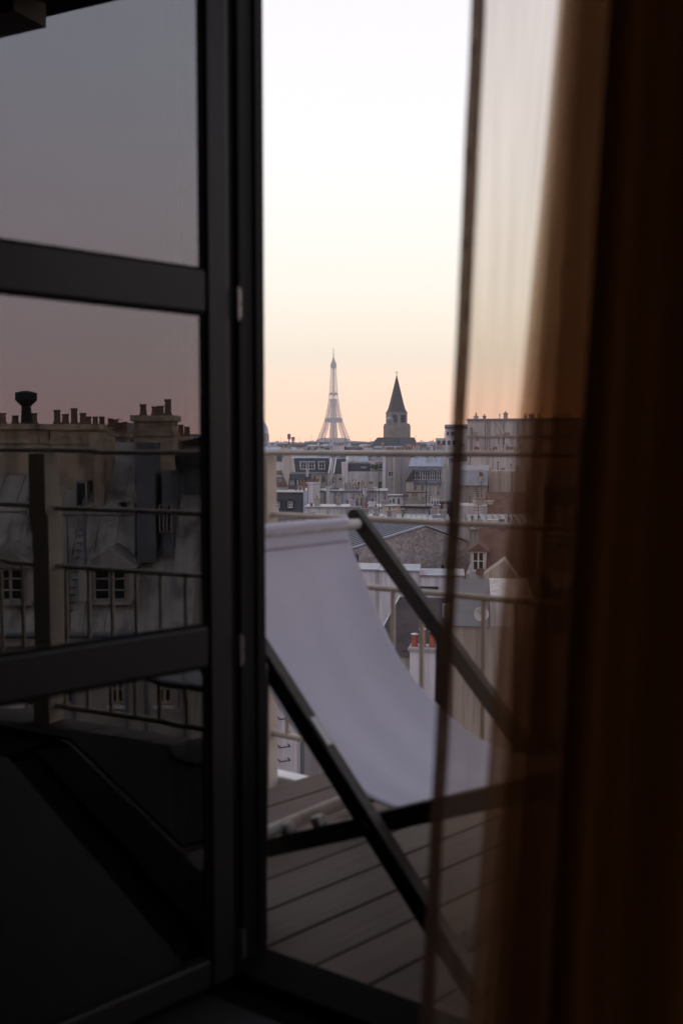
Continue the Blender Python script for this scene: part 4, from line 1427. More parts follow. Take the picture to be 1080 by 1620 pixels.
# -- yellow plaster block with grey long side
f = F(626, 100, 30); U, Zf = UZ(f)
r_ = bld('roof_lodge', 'small yellow plaster block with a long grey side and thin dark roof', f, U(626))
zt_ = f.hit(626, 801)[1]
p0, p1 = U(616), U(636)
m = MB(); fb(m, f, p0, p1, 0, 1.2, GROUND, zt_); m.build('end_wall', M['plaster_yellow'], r_)
f2 = F(636, f.pt(p1, 0, 0).y, -18)
U2 = lambda px: f2.hit(px, 760)[0]
m = MB(); fb(m, f2, .02, U2(681), .02, 3.2, GROUND, zt_ - .12); m.build('long_wall', M['plaster_grey'], r_)
m = MB(); fb(m, f2, -.15, U2(682), -.25, 3.4, zt_ - .118, zt_ + .04); m.build('roof', M['iron'], r_)
m = MB(); fb(m, f, p0 - .12, p1 - .15, -.14, 1.3, zt_ + .002, zt_ + .10); m.build('coping', M['zinc'], r_)
# -- white sheds behind it
f = F(640, 165, -4); U, Zf = UZ(f)
r_ = bld('white_shed', 'low white shed with three dark openings on the roof', f, U(640))
zt_ = f.hit(635, 785)[1]
hs = holes_px(f, [(616.5, 618.5, 791, 796), (621, 623.5, 789, 796), (629, 631.5, 788, 797)])
wall(f, r_, U(614), U(641), GROUND, zt_, 4, hs, M['plaster_pale'])
for h_ in hs: window(f, r_, *h_, mull=0, trans=0, sill=False, mt=M['iron'], fw=.03)
m = MB(); fb(m, f, U(613), U(641.5), -.2, 4.1, zt_, zt_ + .15); m.build('coping', M['zinc_dark'], r_)
f = F(660, 160, -4); U, Zf = UZ(f)
r_ = bld('long_parapet', 'cream parapet with fat brown pots and a row of small flues', f, U(660))
zt_ = f.hit(660, 779)[1]
wall(f, r_, U(641.8), U(676), GROUND, zt_, 4, [], M['plaster_cream'])
m = MB(); fb(m, f, U(641.6), U(676.4), -.15, 4.1, zt_, zt_ + .12); m.build('coping', M['tile'], r_)
for a, b, t in ((637.5, 646, 787), (650, 660, 786)):
    chimney(f, r_, U(a), U(b), -2.2, -1.3, GROUND, f.hit(a, t, -2)[1], 3, M['stone'], M['pot_old'], r=.16, hgt=.6)
for a, t in ((668.5, 790), (672, 787)):
    chimney(f, r_, U(a), U(a + 2.2), -1.2, -.8, GROUND, f.hit(a, t, -1)[1], 1, M['stone'], M['pot_old'])
f = F(690, 140, -6); U, Zf = UZ(f)
r_ = bld('dark_flat_roof', 'dark flat roof with a cream wall and light ladder frame', f, U(690))
zt_ = f.hit(690, 793)[1]
wall(f, r_, U(680), U(716), GROUND, zt_, 5, [], M['slate'])
wall(f, r_, U(676), U(696), GROUND, f.hit(690, 800, -3)[1], 2.9, [], M['plaster_cream'], 'front_wall', v=-3)
m = MB(); fb(m, f, U(676) - .1, U(696) + .1, -3.12, -.1, f.hit(690, 800, -3)[1], f.hit(690, 800, -3)[1] + .1); m.build('coping', M['zinc'], r_)
for k in range(4):
    m = MB(); fb(m, f, U(681 + 4 * k), U(681 + 4 * k) + .14, -.6, -.45, zt_ - .4, zt_ + .7 - .12 * k); m.build('frame_post', M['plaster_pale'], r_)

# -- zinc sheets and clutter between
f = F(600, 92, -4); U, Zf = UZ(f)
r_ = bld('zinc_flat_roof', 'flat pale zinc roof with ribs in front of the yellow block', f, U(600))
zt_ = f.hit(600, 822)[1]
m = MB(); fb(m, f, U(560), U(712), 0, 6.9, GROUND, zt_ - .1); m.build('wall', M['plaster_grey'], r_)
m = MB(); extr(m, f, [(-.2, zt_ - .098), (-.2, zt_), (7, zt_ + .07), (7, zt_ - .098)], U(559), U(713)); m.build('roof', M['zinc'], r_)
seams(f, r_, U(561), U(712), .52, [(-.2, zt_ + .03), (7, zt_ + .10)], .12, .09, M['zinc_dark'])
clutter(f, r_, U(565), U(708), 1, 6, zt_ + .05, 12, .7)
for px, w_, h_, vv in ((571, .35, .6, 5), (590, .3, .5, 3), (611, .5, .45, 2), (686, .4, .7, 4), (698, .5, .5, 2.5), (705, .3, .8, 5)):
    chimney(f, r_, U(px), U(px) + w_, vv, vv + .35, zt_ + .01, zt_ + .3 + h_, 1, M['plaster_grey'], r=.1, hgt=.35)

# -- rubble gable with seamed zinc roof
f = F(640, 65, 26); U, Zf = UZ(f)
r_ = bld('stone_gable_house', 'rough rubble stone gable under a seamed zinc roof', f, U(640))
ap_u, ap_z = f.hit(673, 832)
l_u, l_z = f.hit(556, 869)
rt_u, rt_z = f.hit(742, 858)
dp = 11.0
m = MB(); extv(m, f, [(l_u, GROUND), (rt_u, GROUND), (rt_u, rt_z - .05), (ap_u, ap_z - .05), (l_u, l_z - .05)], 0, dp); m.build('gable_wall', M['rubble'], r_)
t_ = .10
for nm, a, b in (('left', (l_u - .25, l_z - .05), (ap_u, ap_z + .002)), ('right', (ap_u, ap_z + .002), (rt_u + .25, rt_z - .05))):
    m = MB(); extv(m, f, [a, b, (b[0], b[1] + t_), (a[0], a[1] + t_)], -.08, dp + .1); m.build('roof_slope', M['zinc'], r_)
k = .35
while k < dp:
    m = MB(); m.bar(f.pt(l_u - .25, k, l_z + .08), f.pt(ap_u, k, ap_z + .13), .11, .09); m.build('standing_seam', M['zinc_dark'], r_)
    m = MB(); m.bar(f.pt(ap_u, k, ap_z + .13), f.pt(rt_u + .25, k, rt_z + .08), .11, .09); m.build('standing_seam', M['zinc'], r_)
    k += .52
m = MB(); m.tube(f.pt(ap_u, -.1, ap_z + .12), f.pt(ap_u, dp, ap_z + .12), .07, 10); m.build('ridge_roll', M['zinc'], r_)
uo, zo = f.hit(699.5, 899.5)
m = MB(); fb(m, f, uo - .1, uo + .1, -.03, .02, zo - .2, zo + .24); m.build('vent_slot', M['iron'], r_)
m = MB(); m.tube(f.pt(l_u + .38, -.12, GROUND), f.pt(l_u + .38, -.12, l_z - .1), .06, 10); m.build('downpipe', M['zinc'], r_)
m = MB(); fb(m, f, l_u - .6, l_u + .25, -.5, .3, l_z - 1.2, l_z - .3); m.build('roof_box', M['slate'], r_)

# -- white parapets below the gable
f = F(635, 56, -6); U, Zf = UZ(f)
r_ = bld('white_parapet_house', 'clean white parapet walls stepping below the stone gable', f, U(635))
za, zb_, zc_ = f.hit(585, 903)[1], f.hit(630, 904)[1], f.hit(685, 912)[1]
wall(f, r_, U(540), U(599.5), GROUND, za, 3, [], M['plaster_pale'], 'wall', v=.15)
wall(f, r_, U(599.6), U(664), GROUND, zb_, 3, [], M['plaster_pale'])
wall(f, r_, U(664.1), U(735), GROUND, zc_, 3, [], M['plaster_pale'], 'wall', v=.1)
for a, b, zz, vv in ((539, 599, za, .03), (599.6, 664, zb_, -.10), (664.2, 736, zc_, -.02)):
    m = MB(); fb(m, f, U(a), U(b), vv, vv + 3.1, zz + .001, zz + .08); m.build('coping', M['zinc'], r_)
m = MB(); fb(m, f, U(664), U(676), -.12, -.004, f.hit(670, 909)[1], f.hit(670, 901)[1]); m.build('block', M['plaster_pale'], r_)
m = MB(); fb(m, f, U(665), U(694), -.08, .098, f.hit(680, 933)[1], f.hit(680, 928)[1]); m.build('roof_line', M['iron'], r_)
# -- brown slate hip roof
f = F(650, 46, -10); U, Zf = UZ(f)
r_ = bld('brown_hip_roof_house', 'dark brown hipped roof with a white ridge strip below the parapets', f, U(650))
a_u, a_z = f.hit(590, 1035)
b_u = U(745)
ru, rz = f.hit(632, 944, 4)
m = MB(); fb(m, f, a_u, b_u, 0, 8, GROUND, a_z); m.build('wall', M['plaster_cream'], r_)
m = MB()
rl = f.hit(615, 961, 3)[0]
pts = [f.pt(a_u - .2, -.2, a_z + .002), f.pt(b_u + .2, -.2, a_z + .002), f.pt(b_u + .2, 8.2, a_z + .002), f.pt(a_u - .2, 8.2, a_z + .002), f.pt(ru, 4, rz), f.pt(b_u + .2, 4, rz)]
m.add(pts, [(3, 2, 1, 0), (0, 1, 5, 4), (1, 2, 5), (2, 3, 4, 5), (3, 0, 4)])
m.build('roof', M['slate_brown'], r_)
m = MB(); m.bar(pts[0] + Vector((0, 0, .05)), pts[4] + Vector((0, 0, .05)), .06, .05); m.build('hip_strip', M['plaster_pale'], r_)
p_ = f.hit(700, 965, 1.5)
m = MB(); fb(m, f, p_[0], p_[0] + .35, 1.2, 1.6, p_[1] - 1.2, p_[1] + .3); m.build('roof_light', M['plaster_pale'], r_)

# -- near white chimney with three capped pots
f = F(672, 28, -12); U, Zf = UZ(f)
r_ = bld('white_chimney', 'near white chimney block with three capped terracotta pots', f, U(672), 'chimney')
zt_ = f.hit(672, 1026)[1]
u0, u1 = U(649), U(704)
m = MB(); fb(m, f, u0, u1, 0, .62, GROUND, zt_ - .09); m.build('stack', M['plaster_pale'], r_)
m = MB(); fb(m, f, u0 - .05, u1 + .05, -.05, .67, zt_ - .089, zt_); m.build('cap_slab', M['plaster_grey'], r_)
for px, hh in ((654.5, .30), (667.5, .46), (683, .40), (697, .42)):
    c = f.pt(U(px), .28, zt_ + .001)
    m = MB(); m.lathe(c, [(.098, 0), (.098, .03), (.088, .035), (.08, hh * .72), (.086, hh * .76), (.08, hh * .80), (.08, hh), (.06, hh), (.06, hh * .9)], 18)
    po = m.build('chimney_pot', M['terracotta_red'], r_)
    m = MB()
    m.lathe(c + Vector((0, 0, hh)), [(.02, .001), (.03, .03), (.108, .038), (.108, .058), (.06, .075)], 18)
    m.build('cowl', M['plaster_pale'], r_)
m = MB(); m.tube(f.pt(u0 - .22, .1, zt_ - .12), f.pt(u0 + .02, .1, zt_ - .1), .02, 8); m.build('bracket', M['iron'], r_)

# -- shaft with iron rungs just beyond the balcony
f = F(447, 20, 24); U, Zf = UZ(f)
r_ = bld('rung_shaft', 'white plastered shaft with a column of iron rungs beyond the deck', f, U(447), 'chimney')
u0, u1 = U(419), U(470); zt_ = f.hit(447, 1040)[1]
m = MB(); fb(m, f, u0, u1, 0, .8, GROUND, zt_); m.build('shaft', M['plaster_pale'], r_)
m = MB(); fb(m, f, u0 - .05, u1 + .05, -.05, .85, zt_ + .001, zt_ + .08); m.build('cap_slab', M['plaster_grey'], r_)
m = MB(); fb(m, f, u0 - .02, u0 + .16, -.14, -.003, GROUND, zt_ - .2); m.build('flue', M['plaster_white'], r_)
m = MB(); m.tube(f.pt(u1 + .09, -.02, GROUND), f.pt(u1 + .09, -.02, zt_ - .3), .045, 12); m.build('downpipe', M['zinc_dark'], r_)
uc = U(446)
z = f.hit(447, 1290)[1]
while z < zt_ - .2:
    m = MB()
    a, b = f.pt(uc - .11, -.12, z), f.pt(uc + .11, -.12, z)
    m.tube(a, b, .011, 8); m.tube(a, f.pt(uc - .11, .0, z + .02), .011, 8); m.tube(b, f.pt(uc + .11, .0, z + .02), .011, 8)
    m.build('rung', M['iron'], r_)
    z += .292
f = F(500, 21, 4); U, Zf = UZ(f)
r_ = bld('court_wall', 'plain grey courtyard wall beside the rung shaft', f, U(500))
wall(f, r_, U(476), U(560), GROUND, f.hit(500, 1140)[1], 3, [], M['plaster_grey'])
m = MB(); fb(m, f, U(475), U(561), -.08, 3.1, f.hit(500, 1140)[1], f.hit(500, 1140)[1] + .08); m.build('coping', M['zinc'], r_)

# ------------------------------------------------------------------ right-hand roofs behind the voile
f = F(705, 300, -8); U, Zf = UZ(f)
r_ = bld('white_modern_block', 'stepped white modern block with square dark windows by the church', f, U(705))
z1_, z2_ = f.hit(705, 693)[1], f.hit(712, 677)[1]
hs = holes_px(f, [(691, 696, 697, 704), (699, 704.5, 697, 704), (707.5, 712, 697, 704), (715.5, 720.5, 697, 704)])
wall(f, r_, U(688), U(740), GROUND, z1_, 14, hs, M['plaster_white'])
for h_ in hs: window(f, r_, *h_, mt=M['iron'])
hs = holes_px(f, [(706, 710, 683, 689), (713, 718, 683, 689)], 3)
wall(f, r_, U(703, 3), U(740, 3), z1_ - .1, z2_, 10, hs, M['plaster_white'], 'upper_wall', v=3)
for h_ in hs: window(f, r_, *h_, v=3.1, sill=False, mt=M['iron'])
m = MB(); extr(m, f, [(2.5, z2_ + .002), (2.5, z2_ + .3), (8, z2_ + 1.2), (13.2, z2_ + .002)], U(702, 3), U(741, 3)); m.build('roof', M['slate'], r_)
for a, b, n in ((690, 700, 5), (724, 734, 4)):
    chimney(f, r_, U(a, -2), U(b, -2), -3.2, -2, GROUND, f.hit(a, 704, -2)[1], n, M['stone'], r=.2, hgt=.6)

f = F(800, 170, -14); U, Zf = UZ(f)
r_ = bld('tall_pale_block', 'tall pale block with a flat roof seen through the voile', f, U(800))
zt_ = f.hit(780, 665)[1]
hs = holes_px(f, [(786, 790, 693, 704), (794, 798, 693, 704), (806, 810, 693, 704), (818, 822, 693, 704), (752, 757, 690, 699)])
wall(f, r_, U(738), U(1010), GROUND, zt_, 12, hs, M['plaster_pale'])
for h_ in hs: window(f, r_, *h_)
m = MB(); fb(m, f, U(737), U(1011), -.3, 12.1, zt_, zt_ + .3); m.build('coping', M['zinc'], r_)
clutter(f, r_, U(755), U(900), 1, 9, zt_ + .301, 10)
relief(f, r_, U(740), U(860), zt_ - 9, zt_, 14)
chimney(f, r_, U(746.5), U(752.5), 1.5, 2.6, zt_ + .3, f.hit(749, 658, 2)[1], 1)
m = MB(); m.bar(f.pt(U(784), -.15, f.hit(784, 666)[1]), f.pt(U(796), -.15, f.hit(796, 687)[1]), .5, .2); m.build('vent_duct', M['plaster_pale'], r_)
m = MB(); fb(m, f, U(738), U(1010), -.25, -.003, f.hit(780, 692)[1], f.hit(780, 689)[1]); m.build('string_course', M['plaster_grey'], r_)
f = F(780, 150, -6); U, Zf = UZ(f)
r_ = bld('white_terrace_block', 'bright white roof terrace wall below the tall pale block', f, U(780))
zt_ = f.hit(780, 722)[1]
wall(f, r_, U(746), U(860), GROUND, zt_, 8, [], M['plaster_pale'])
clutter(f, r_, U(748), U(850), 1, 6, zt_ + .001, 14)
wall(f, r_, U(741), U(772), GROUND, f.hit(756, 738, -2)[1], 1.9, [], M['plaster_white'], 'front_wall', v=-2)
for a, b, n in ((750, 758, 3), (781, 787, 2), (800, 812, 4)):
    chimney(f, r_, U(a), U(b), 2, 2.8, zt_ + .001, zt_ + 1.0, n)
f = F(770, 125, -12); U, Zf = UZ(f)
r_ = bld('grey_roof_block', 'grey zinc roofed block with a small white stack behind the voile', f, U(770))
zt_ = f.hit(770, 752)[1]
hs = holes_px(f, [(748, 752, 775, 788), (760, 764, 775, 788)])
wall(f, r_, U(722), U(770), GROUND, f.hit(750, 768)[1], 8, hs, M['plaster_grey'])
for h_ in hs: window(f, r_, *h_)
m = MB(); extr(m, f, [(-.3, f.hit(750, 768)[1] + .002), (1.6, zt_ + .6), (5, zt_ + 1.2), (8.2, f.hit(750, 768)[1] + .002)], U(721), U(771)); m.build('roof', M['zinc'], r_)
chimney(f, r_, U(757), U(763), .2, .9, f.hit(750, 768)[1] + .1, f.hit(760, 754)[1], 2, M['plaster_pale'])
wall(f, r_, U(771.5), U(850), GROUND, f.hit(790, 745, 1)[1], 7, [], M['plaster_cream'], 'side_wall', v=1)
clutter(f, r_, U(773), U(845), 2, 6, f.hit(790, 745, 1)[1] + .001, 9)
relief(f, r_, U(772), U(850), f.hit(790, 745, 1)[1] - 6, f.hit(790, 745, 1)[1], 8, 1)
f = F(790, 100, -6); U, Zf = UZ(f)
r_ = bld('tile_lean_roof', 'shallow brown tiled roof over a cream wall behind the voile', f, U(790))
ze_ = f.hit(790, 815)[1]
wall(f, r_, U(771), U(840), GROUND, ze_, 6, [], M['plaster_cream'])
m = MB(); extr(m, f, [(-.3, ze_ + .002), (5, ze_ + 2.1), (6.2, ze_ + .002)], U(771), U(840)); m.build('roof', M['tile'], r_)
wall(f, r_, U(728), U(770.6), GROUND, f.hit(750, 800)[1], 5, [], M['plaster_pale'], 'side_wall')
clutter(f, r_, U(730), U(768), 1, 4, f.hit(750, 800)[1] + .001, 6, .8)
f = F(770, 78, -4); U, Zf = UZ(f)
r_ = bld('low_zinc_roof', 'low flat zinc roof crossing below the tiled roof', f, U(770))
ze_ = f.hit(770, 838)[1]
m = MB(); fb(m, f, U(743), U(850), 0, 6, GROUND, ze_); m.build('wall', M['plaster_grey'], r_)
m = MB(); extr(m, f, [(-.2, ze_ + .002), (-.2, ze_ + .1), (6.1, ze_ + .8), (6.1, ze_ + .002)], U(742), U(851)); m.build('roof', M['zinc'], r_)
seams(f, r_, U(743), U(850), .55, [(-.2, ze_ + .13), (6.1, ze_ + .83)], .11, .08, M['zinc_dark'])
clutter(f, r_, U(745), U(845), 1, 3, ze_ + .25, 7, .8)
f = F(775, 60, -10); U, Zf = UZ(f)
r_ = bld('red_tile_house', 'red tiled gabled roof with a white-framed dormer behind the voile', f, U(775))
ze_ = f.hit(760, 908)[1]
u0, u1 = U(738), U(850)
wall(f, r_, u0, u1, GROUND, ze_, 8, [], M['plaster_pale'])
m = MB(); extr(m, f, [(-.2, ze_ + .002), (3.8, ze_ + 2.5), (8.2, ze_ + .002)], u0 + .6, u1); m.build('roof', M['tile'], r_)
dormer(f, r_, U(757), .75, ze_ + .15, ze_ + 1.35, .2, 2.4, 'gable', M['plaster_pale'], M['tile'])
u0, z0_ = f.hit(764, 910, -2.4); ua, zA_ = f.hit(786, 886, -2.4); u1_, _ = f.hit(822, 915, -2.4)
m = MB(); extv(m, f, [(u0, GROUND), (u1_, GROUND), (u1_, z0_ - .3), (ua + .4, zA_), (u0, z0_)], -2.4, -.25); m.build('gabled_wing', M['plaster_cream'], r_)
f = F(760, 40, -8); U, Zf = UZ(f)
r_ = bld('dish_roof_house', 'pale walled house with a zinc lean-to roof behind the voile', f, U(760))
ze_ = f.hit(750, 990)[1]
wall(f, r_, U(712), U(845), GROUND, ze_, 6, [], M['plaster_cream'])
m = MB(); extr(m, f, [(-.15, ze_ + .002), (4.5, ze_ + 1.3), (6.1, ze_ + .002)], U(711), U(776)); m.build('roof', M['zinc_dark'], r_)
wall(f, r_, U(777), U(846), ze_ + .001, f.hit(790, 946)[1], 6, [], M['plaster_pale'], 'side_wall', v=.05)
dcx = f.pt(*[(U(763)), -.5, f.hit(763, 972, -.5)[1]])
ds = thing('satellite_dish', 'round pale satellite dish fixed on the lean-to roof', 'satellite dish', dcx - Vector((0, 0, .45)))
m = MB()
nn = Vector((-.25, -1, .25)).normalized(); e1 = nn.orthogonal().normalized(); e2 = nn.cross(e1)
for k in range(6):
    rr2 = .30 * k / 5 + .001
    for i in range(20):
        t = 2 * math.pi * i / 20
        m.v.append(dcx + e1 * rr2 * math.cos(t) + e2 * rr2 * math.sin(t) + nn * (.5 * rr2 * rr2))
for k in range(5):
    for i in range(20):
        m.f.append((k * 20 + i, k * 20 + (i + 1) % 20, (k + 1) * 20 + (i + 1) % 20, (k + 1) * 20 + i)); m.m.append(0)
o = m.build('dish', M['plaster_pale'], ds, smooth=True); sd_ = o.modifiers.new('s', 'SOLIDIFY'); sd_.thickness = .012
m = MB(); m.tube(dcx - nn * .01, dcx - Vector((0, -.12, .45)), .02, 8); m.build('mast', M['zinc_dark'], ds)
m = MB(); m.tube(dcx - e2 * .26 + nn * .03, dcx + nn * .28, .01, 6); m.build('feed_arm', M['zinc_dark'], ds)

# ------------------------------------------------------------------ antenna masts
def mast(px, D, y0, y1, label, arms):
    x = (px - 540) / 1575 * D
    zb2, zt2 = EYE + (705 - y1) / 1575 * D, EYE + (705 - y0) / 1575 * D
    o = thing('antenna_mast', label, 'antenna', (x, D, zb2))
    m = MB(); m.tube((x, D, zb2), (x, D, zt2), D * .00032, 8); m.build('pole', M['iron'], o)
    for dz, w_ in arms:
        m = MB(); z = zt2 - dz * (zt2 - zb2)
        m.bar((x - w_, D, z), (x + w_, D + w_ * .4, z), D * .0004, D * .0004); m.build('aerial_arm', M['iron'], o)
mast(599, 95, 738, 824, 'tall thin black mast rising from the pale zinc roof', [(.03, .12), (.62, .1)])
mast(674, 98, 745, 803, 'thin black mast with cross arms above the yellow block', [(.02, .5), (.08, .35), (.3, .2)])
for px, y0, w_, lb in ((457.5, 686, 2.0, 'stubby rooftop phone mast with panel aerials'), (464, 691, 1.4, 'lattice rooftop phone mast with a shorter panel')):
    D = 520
    x = (px - 540) / 1575 * D; zt2 = EYE + (705 - y0) / 1575 * D; zb2 = EYE - 3
    o = thing('phone_mast', lb, 'antenna', (x, D, zb2))
    m = MB(); m.tube((x, D, zb2), (x, D, zt2), .3, 8); m.build('pole', M['zinc_dark'], o)
    for dx in (-.55, .55):
        m = MB(); m.box((x + dx, D - .3, zt2 - w_ * .8), .7, .4, w_ * 1.4); m.build('panel', M['zinc'], o)

M['old_zinc_lit'] = mat('old_zinc_lit', (.36, .33, .30), .6, .55, 1.6, dark=(.12, .105, .095), metal=.1, bump=.2, streak=.7)  # warm evening light on the mirrored house is put into this zinc tone
M['old_stone_lit'] = mat('old_stone_lit', (.52, .40, .29), .95, .7, 1.4, dark=(.13, .10, .075), bump=.8, bscale=7, streak=.35)  # brown stone, lightened in colour to carry the same warm light
# ------------------------------------------------------------------ the house mirrored in the door glass (stands to the right, across the yard)
fm = F(165, 28, 0, mir=True)
def mz(py, v=0.0, px=165): return fm.hit(px, py, v)[1]
def mu(px, v=0.0): return fm.hit(px, 800, v)[0]
r_ = bld('zinc_mansard_house', 'old house with tall brown chimneys and zinc dormers mirrored in the door glass', fm, mu(165))
ug0, ug1 = mu(-60), mu(300)
zg = mz(1003)
hs = holes_px(fm, [(20, 45, 1050, 1120), (100, 125, 1050, 1120), (180, 205, 1050, 1120), (255, 280, 1050, 1120)])
wall(fm, r_, ug0, ug1, GROUND, zg, 9, hs, M['stone'])
for h_ in hs: window(fm, r_, *h_, trans=2, mt=M['stone_dark'])
m = MB(); fb(m, fm, ug0 - .1, ug1 + .1, -.42, -.002, zg - .28, zg - .02); m.build('cornice', M['stone'], r_)
m = MB(); m.tube(fm.pt(ug0, -.45, zg + .05), fm.pt(ug1, -.45, zg + .05), .08, 10); m.build('gutter', M['zinc_dark'], r_)
v1, zb1 = 2.3, mz(815, 2.3)
v2, zb2 = 5.0, mz(700, 5.0)
m = MB(); extr(m, fm, [(0, zg + .002), (v1, zb1), (v2, zb2), (9, zg + .002)], ug0, ug1); m.build('roof', M['old_zinc_lit'], r_)
seams(fm, r_, ug0 + .2, ug1, .62, [(0, zg + .03), (v1, zb1 + .03), (v2, zb2 + .03)], .045, .05, M['old_zinc_lit'])
m = MB(); m.tube(fm.pt(ug0, v1, zb1 + .03), fm.pt(ug1, v1, zb1 + .03), .06, 8); m.build('break_roll', M['old_zinc_lit'], r_)
for px, w_ in ((14, 1.0), (172, 1.0)):
    dormer(fm, r_, mu(px, .3), w_, mz(952, .3), mz(898, .3), .3, 2.2, 'gable', M['old_zinc_lit'], M['old_zinc_lit'], fmt=M['stone'], trans=2)
    for sgn in (-1, 1):
        m = MB()
        uc = mu(px, .3) + sgn * (w_ / 2 + .22)
        fb(m, fm, uc - .13, uc + .13, .24, .29, mz(950, .3), mz(900, .3)); m.build('shutter', M['plaster_cream'], r_)
for a, b, t, v0, v1_, n in ((-55, 88, 676, 3.6, 4.5, 0), (90, 163, 676, 3.2, 4.2, 0), (214, 275, 657, 2.0, 3.0, 0)):
    zt2 = mz(t, v0)
    m = MB()
    fb(m, fm, mu(a, v0), mu(b, v0), v0, v1_, zb1 - 2.5, zt2 - .18)
    fb(m, fm, mu(a, v0) - .09, mu(b, v0) + .09, v0 - .09, v1_ + .09, zt2 - .179, zt2)
    fb(m, fm, mu(a, v0) - .04, mu(b, v0) + .04, v0 - .04, v1_ + .04, zt2 - .62, zt2 - .5)
    st = m.build('chimney', M['old_stone_lit'], r_)
    for px, hh in ((-30, .35), (8, .35), (28, .27), (58, .35)) if a < 0 else ((94, .45), (107, .32), (121, .5), (135, .35)) if a < 200 else ((224, .35), (243, .28), (252, .3), (264, .5)):
        c = fm.pt(mu(px, v0), (v0 + v1_) / 2, zt2 + .002)
        m = MB(); m.lathe(c, [(.13, 0), (.13, .05), (.105, .07), (.095, hh * .85), (.115, hh * .9), (.115, hh), (.08, hh), (.08, hh * .85)], 12)
        m.build('chimney_pot', M['pot_old'], st)
v0 = 4.0
c = fm.pt(mu(53, v0), v0, mz(676, v0) + .002)
m = MB(); m.lathe(c, [(.2, 0), (.17, .1), (.15, .55)], 14); m.lathe(c, [(.15, .56), (.34, .75), (.34, .98), (.1, 1.05)], 14)
m.build('vent_cowl', M['iron'], r_)
# flue built against the roof slope below the tall stack
for a, b, v0, y0, y1 in ((218, 246, 1.0, 700, 890), (150, 166, 2.6, 690, 800), (258, 272, 1.2, 745, 880)):
    m = MB(); fb(m, fm, mu(a, v0), mu(b, v0), v0, v0 + 1.6, mz(y1, v0), mz(y0, v0)); m.build('flue', M['zinc_dark'] if a != 150 else M['old_stone_lit'], r_)
for a in (252, 264):
    v0 = .95
    window(fm, r_, mu(a, v0), mu(a + 8, v0), mz(842, v0), mz(798, v0), v=v0, fw=.03, mull=0, trans=3, sill=False, mt=M['stone'])
m = MB()
for k in range(2):
    m.bar(fm.pt(mu(98 + 9 * k), -.0 + .05, zg + .1), fm.pt(mu(98 + 9 * k, v1), v1 - .05, zb1 + .1), .03, .03)
for k in range(16):
    t = (k + .5) / 16
    m.bar(fm.pt(mu(98), .05 + (v1 - .1) * t, zg + .12 + (zb1 - zg) * t), fm.pt(mu(107), .05 + (v1 - .1) * t, zg + .12 + (zb1 - zg) * t), .03, .03)
m.build('roof_ladder', M['iron'], r_)
for a, b, v0, t, n in ((176, 200, 6.5, 684, 3), (-40, 10, 6.0, 690, 4), (140, 172, 5.4, 682, 3), (280, 300, 4.0, 690, 2)):
    chimney(fm, r_, mu(a, v0), mu(b, v0), v0, v0 + .8, zb1 - 2, mz(t, v0), n, M['old_stone_lit'], M['pot_old'], r=.1, hgt=.35)
for px, py in ((70, 770), (190, 790), (125, 760)):
    v0 = 2.9
    m = MB(); fb(m, fm, mu(px, v0), mu(px + 18, v0), v0 - .3, v0 + .5, mz(py, v0) - .9, mz(py, v0)); o = m.build('roof_light', M['old_zinc_lit'], r_)
    m = MB(); fb(m, fm, mu(px, v0) + .06, mu(px + 18, v0) - .06, v0 - .32, v0 - .301, mz(py, v0) - .8, mz(py, v0) - .08); m.build('pane', M['pane_dark'], o)
for px in (60, 120, 205, 236, 290):
    m = MB(); m.tube(fm.pt(mu(px), -.08, GROUND), fm.pt(mu(px), -.08, zg - .3), .05, 8); m.build('downpipe', M['zinc_dark'], r_)
for px in (52, 134, 214):
    m = MB(); m.tube(fm.pt(mu(px, .6), .6, zg + .5), fm.pt(mu(px, 2.1), 2.1, zb1 + .5), .05, 6); m.build('vent_pipe', M['zinc_dark'], r_)
# neighbour with a dark flat roof
f3 = F(330, 31, 0, mir=True)
r_ = bld('dark_attic_house', 'dark flat-roofed attic beside the mirrored mansard', f3, 0)
a0, a1 = f3.hit(276, 800)[0], f3.hit(420, 800)[0]
zt2 = f3.hit(300, 735)[1]
hs = [(*sorted((f3.hit(285, 800)[0], f3.hit(300, 800)[0])), f3.hit(300, 940)[1], f3.hit(300, 900)[1])]
wall(f3, r_, a0, a1, GROUND, zt2, 8, hs, M['zinc_dark'])
window(f3, r_, *hs[0])
m = MB(); fb(m, f3, a0 - .3, a1, -.6, 8, zt2 + .001, zt2 + .45); m.build('roof', M['iron'], r_)
m = MB(); fb(m, f3, a0 + .3, a1, .6, 7, zt2 + .452, f3.hit(300, 700, .6)[1]); m.build('attic_wall', M['stone'], r_)
m = MB(); extv(m, f3, [(a0 + .1, f3.hit(300, 700, .6)[1] + .002), (a1, f3.hit(300, 700, .6)[1] + .002), (a1, f3.hit(330, 688, .6)[1] + .4)], .3, 7); m.build('attic_roof', M['slate'], r_)
f3 = F(190, 90, 0, mir=True)
r_ = bld('far_stack_block', 'pale distant block between the mirrored chimneys', f3, 0)
m = MB(); fb(m, f3, f3.hit(150, 700)[0], f3.hit(340, 700)[0], 0, 10, GROUND, f3.hit(190, 696)[1]); m.build('wall', M['plaster_grey'], r_)
m = MB(); fb(m, f3, f3.hit(176, 700)[0], f3.hit(205, 700)[0], 2, 6, f3.hit(190, 700)[1], f3.hit(190, 669, 2)[1]); m.build('tower_stack', M['stone'], r_)
m = MB(); extr(m, f3, [(-.3, f3.hit(190, 696)[1] + .002), (5, f3.hit(190, 686)[1]), (10, f3.hit(190, 696)[1] + .002)], f3.hit(205.5, 700)[0], f3.hit(345, 700)[0]); m.build('roof', M['slate'], r_)

